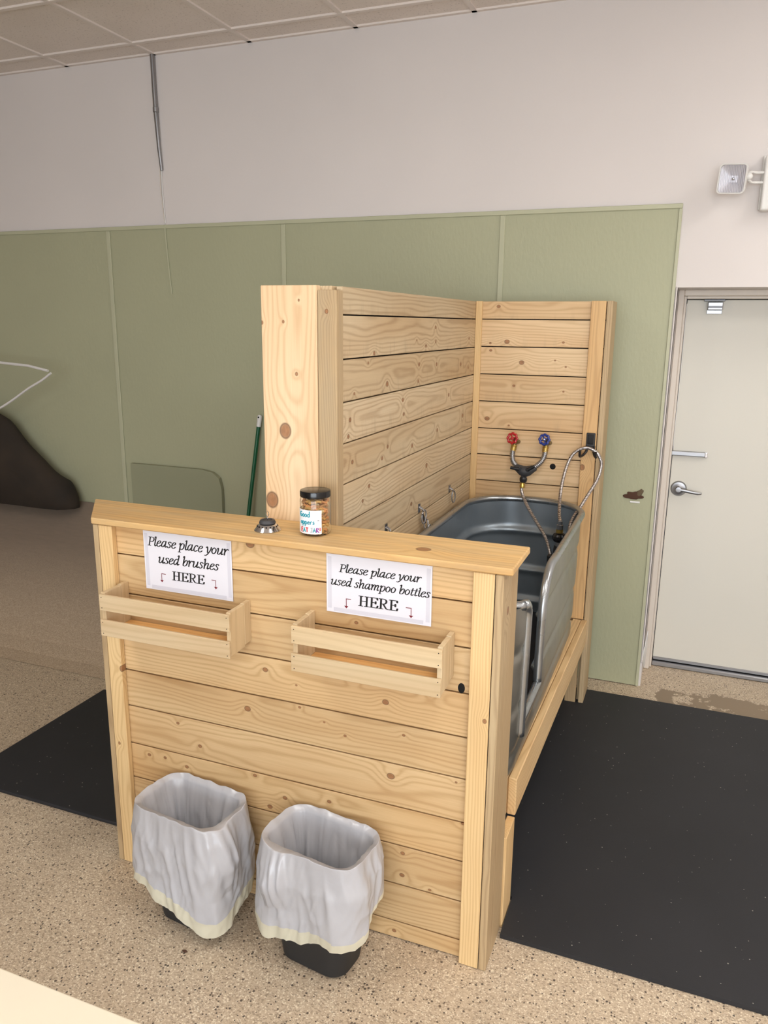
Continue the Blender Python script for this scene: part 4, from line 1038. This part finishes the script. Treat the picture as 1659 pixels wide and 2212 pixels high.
# ------------------------------------------------------------ broom against the wall
br = thing('broom', 'green-handled broom with a white grip leaning in the corner behind the booth', 'broom', (-1.80, 1.82, .57))
p0, p1 = Vector((-1.7275, 1.876, 1.176)), Vector((-1.792, 1.822, .590))
M_GRN = mat('green_handle', Base_Color=lin((12, 84, 50)), Roughness=.3)
def along(t): return p0.lerp(p1, t)
tube('handle', [along(.095), along(1)], .0105, M_GRN, br, 12)
tube('grip', [along(-.006), along(0), along(.012), along(.1)], [.006, .0105, .0125, .0120], M_WHITE, br, 12)
tube('hang_hole', [along(.008)+Vector((0, -.0125, 0)), along(.02)+Vector((0, -.0125, 0))], .004, M_HOLE, br, 8)

# broom head rests on the slope
box('broom_head', (-1.87, -1.715, 1.795, 1.845, .563, .592), M_GRN, br, .005, 2)

# ------------------------------------------------------------ waste bins with white liners
M_BIN = mat('black_bin', Base_Color=lin((34, 35, 37)), Roughness=.55)
def bag_mat(name, c, tr):
    m = mat(name, Base_Color=lin(c), Roughness=.24, Specular_IOR_Level=.75, Subsurface_Weight=0.); t = NT(m)
    out = m.node_tree.nodes['Material Output']
    trn = t.n('ShaderNodeBsdfTranslucent', {'Color': lin(c)})
    mx = t.n('ShaderNodeMixShader', {0: tr}); m.node_tree.links.new(t.b.outputs[0], mx.inputs[1]); m.node_tree.links.new(trn.outputs[0], mx.inputs[2])
    m.node_tree.links.new(mx.outputs[0], out.inputs[0])
    o = t.obj()
    h = t.math('ADD', t.noise(t.vmath('MULTIPLY', o, (1, 1, .5)), 14., 1.5, .5, 1.6), t.math('MULTIPLY', t.noise(o, 45., 1, .5, .6), .12))
    t.bump(h, .6, .008); return m
M_BAG = bag_mat('white_liner', (205, 206, 212), .22); M_HEM = bag_mat('cream_liner_hem', (236, 232, 210), .3)
M_DRAW = mat('yellow_drawstring', Base_Color=lin((214, 202, 60)), Roughness=.5)
def rrect(u, hw, hd, r):
    """u 0..1 round a rounded rectangle centred at 0 -> (x,y), outward normal"""
    segs = [2*(hw-r), PI/2*r, 2*(hd-r), PI/2*r]*2; L_ = sum(segs); s = (u % 1)*L_
    for i, sg in enumerate(segs):
        if s <= sg or i == 7: break
        s -= sg
    q = i//2; ang = [-PI/2, 0, PI/2, PI][q]
    if i % 2 == 0:
        if q == 0: p = (-(hw-r)+s, -hd)
        elif q == 1: p = (hw, -(hd-r)+s)
        elif q == 2: p = ((hw-r)-s, hd)
        else: p = (-hw, (hd-r)-s)
        nrm = (math.cos(ang), math.sin(ang))
    else:
        c = [(hw-r, -(hd-r)), (hw-r, hd-r), (-(hw-r), hd-r), (-(hw-r), -(hd-r))][q]
        a = ang+s/r; p = (c[0]+r*math.cos(a), c[1]+r*math.sin(a)); nrm = (math.cos(a), math.sin(a))
    return Vector(p), Vector(nrm)
def bin_(cx, cy, rot, hem, seed, label, lab2, H_=.352, bw=.100, bd=.068, tw=.132, td=.088, KN=.3):
    r = thing('waste_bin', label, 'waste bin', (cx, cy, .001))
    Rz = Matrix.Rotation(math.radians(rot), 3, 'Z')
    NU = 48; rings = []
    for z, f, ins in ((.0, 0, .006), (.006, 0, 0), (.05, .14, 0), (H_-.02, 1., 0), (H_-.014, 1., -.004), (H_-.002, 1., -.004), (H_-.002, 1, .003), (.02, .05, .004)):
        hw, hd = bw+(tw-bw)*f-ins, bd+(td-bd)*f-ins
        rings.append([Rz @ Vector((*rrect(k/NU, hw, hd, .046)[0], z)) for k in range(NU)])
    bm = loft(bmesh.new(), rings, cap0=True, cap1=True); bmesh.ops.recalc_face_normals(bm, faces=bm.faces)
    link('bin_body', bm, M_BIN, r, (cx, cy, .001), None, True)
    # liner
    g = thing('bin_liner', lab2, 'bin liner', (cx, cy, H_))
    NU, NI_, NO = 220, 34, 60; bm = bmesh.new(); rows = []
    sv = Vector((seed*7.3, seed*3.1, 0))
    fr_ = [(0, .35), (.13, 1.), (.30, .6), (.55, .5), (.68, .8), (.86, .9)]
    for j in range(NI_+NO+1):
        row = []
        for k in range(NU):
            u = k/NU
            if j <= NI_:                      # inside, bottom to rim
                v = j/NI_; z = .05+(H_+.003-.05)*v; f = (z/H_)
                hw, hd = bw+(tw-bw)*f-.0048, bd+(td-bd)*f-.0048
                p, n_ = rrect(u, hw, hd, .045)
                fold = noise.noise(Vector((math.cos(2*PI*u)*3.2, math.sin(2*PI*u)*3.2, z*4))+sv)
                fold2 = abs(noise.noise(Vector((math.cos(2*PI*u)*8, math.sin(2*PI*u)*8, z*3))+sv))
                amp = .020*math.sin(PI*min(1, (1-v)*1.4+.02))+.0015
                off = -amp*(.45+abs(fold)*1.3)-fold2*.010*(1-v*.8)
                q = p+n_*max(off, -.05)
                row.append(bm.verts.new((q.x, q.y, z)))
            else:                             # over the rim and down outside
                v = (j-NI_)/NO; hb_ = hem(u); zt = H_+.004
                drop = (zt-hb_)*max(0, v-.06)/.94
                z = zt+.004*math.sin(min(1, v/.06)*PI)-drop+(.005*noise.noise(Vector((math.cos(2*PI*u)*5, math.sin(2*PI*u)*5, 0))+sv)-.010*math.exp(-((((u-KN+.5) % 1)-.5)/.04)**2))*max(0, 1-v*5)
                f = max(0., min(1, z/H_))
                hw, hd = bw+(tw-bw)*f, bd+(td-bd)*f
                # liner hangs straighter than the tapering bin
                blend = 1.06
                hw = tw*blend+hw*(1-blend); hd = td*blend+hd*(1-blend)
                p, n_ = rrect(u, hw, hd, .050)
                ca, sa = math.cos(2*PI*u), math.sin(2*PI*u)
                sk = z*1.1                     # folds run a little diagonally
                c2, s2_ = math.cos(2*PI*u+sk), math.sin(2*PI*u+sk)
                fold = noise.noise(Vector((c2*2.6, s2_*2.6, z*3.2))+sv)
                r1 = 1-abs(noise.noise(Vector((c2*3.4, s2_*3.4, z*5))+sv*1.7))*2.2
                r2 = 1-abs(noise.noise(Vector((math.cos(2*PI*u-sk*2)*6, math.sin(2*PI*u-sk*2)*6, z*13))+sv*.7))*2.2
                kn = math.exp(-((((u-KN+.5) % 1)-.5)/.045)**2)     # gathered knot of film
                amp = min(1, v*2.6)
                off = .0060+amp*(.012*(fold+.5)+.008*max(0, r1)*(1-.5*v)+.0035*max(0, r2))+.004*amp
                off += kn*(.024*math.sin(min(1, v*1.5)*PI)+.011*amp*math.sin(u*210+z*30)*max(0, 1-v*1.2))
                off = max(.0058, off)
                q = p+n_*off
                row.append(bm.verts.new((q.x, q.y, z)))
        rows.append(row)
    for j in range(len(rows)-1):
        A, B = rows[j], rows[j+1]
        for k in range(NU):
            fc = bm.faces.new((A[k], A[(k+1) % NU], B[(k+1) % NU], B[k]))
            if j >= NI_+NO-int(3.5+5.5*abs(math.sin(PI*k/NU*1.0+seed*.6))): fc.material_index = 1
    bm.faces.new(rows[0][::-1])
    for vt in bm.verts:
        co = Rz @ vt.co
        if co.y+cy > .0165-.001: co.y = .0155-cy
        vt.co = co
    bmesh.ops.recalc_face_normals(bm, faces=bm.faces)
    link('liner_film', bm, [M_BAG, M_HEM], g, (cx, cy, .001), None, 'all')
    return r
def hem1(u):
    # u=0 front left .. lowest near the front right corner
    k = abs(((u-.25+.5) % 1)-.5); return .038+.33*min(k, .34)-.006*math.sin(9*PI*u)
def lerp_pts(u, P):
    for (a, x), (b, y) in zip(P, P[1:]):
        if u <= b: t_ = (u-a)/(b-a); t_ = t_*t_*(3-2*t_); return x+(y-x)*t_
    return P[-1][1]
def hem2(u): return lerp_pts(u % 1, [(0, .095), (.10, .112), (.20, .130), (.29, .140), (.40, .215), (.48, .27), (.62, .24), (.78, .17), (.90, .13), (1, .095)])+.004*math.sin(14*PI*u)
bin_(-.828, -.096, -7, hem1, 1.3, 'left black waste bin, almost covered by its liner, under the brush crate', 'white plastic liner with pointed hem over the left waste bin', bw=.088, tw=.140)
bin_(-.426, -.100, -8, hem2, 2.9, 'right black waste bin with its base showing below the liner', 'white plastic liner gathered at one side over the right waste bin', KN=.03, tw=.138)

# ------------------------------------------------------------ table corner at the lower left of the picture
tb = thing('side_table', 'cream laminate table whose corner edge shows nearest the viewer', 'table', (-.9, -1.3, 0))
bm = cube(bmesh.new(), -1.75, -.06, -1.58, -.982, .682, .700, .004, 3)
link('table_top', bm, M_CREAMTOP, tb, (0, 0, 0), None, True)
for x in (-1.70, -.13):
    for y in (-1.54, -1.04): box('leg', (x, x+.03, y, y+.03, .001, .6815), M_WHITE, tb, .003)

# small debris on the floor
def debris(x, y, r, label):
    o = blob('debris', (x, y, r*.3), (r, r*.6, r*.38), M_SMUDGE, None, x*9, .6); tag(o, label, 'debris'); return o
debris(-.768, -.237, .007, 'small dark brown crumb on the floor in front of the left bin')

# ------------------------------------------------------------ scale the layout to metres
done = set()
for o in list(COL.all_objects):
    if o.type == 'MESH' and o.data.name not in done:
        done.add(o.data.name); o.data.transform(Matrix.Scale(S, 4))
    o.location = o.location*S
# material coordinates follow the layout units
for m in bpy.data.materials:
    if not m.use_nodes: continue
    nt = m.node_tree
    for nd in [n for n in nt.nodes if n.type == 'TEX_COORD']:
        ls = [l for l in nt.links if l.from_node == nd and l.from_socket.name == 'Object']
        if not ls: continue
        vm = nt.nodes.new('ShaderNodeVectorMath'); vm.operation = 'SCALE'; vm.inputs['Scale'].default_value = 1/S
        tos = [l.to_socket for l in ls]
        for l in ls: nt.links.remove(l)
        nt.links.new(nd.outputs['Object'], vm.inputs[0])
        for s_ in tos: nt.links.new(vm.outputs[0], s_)
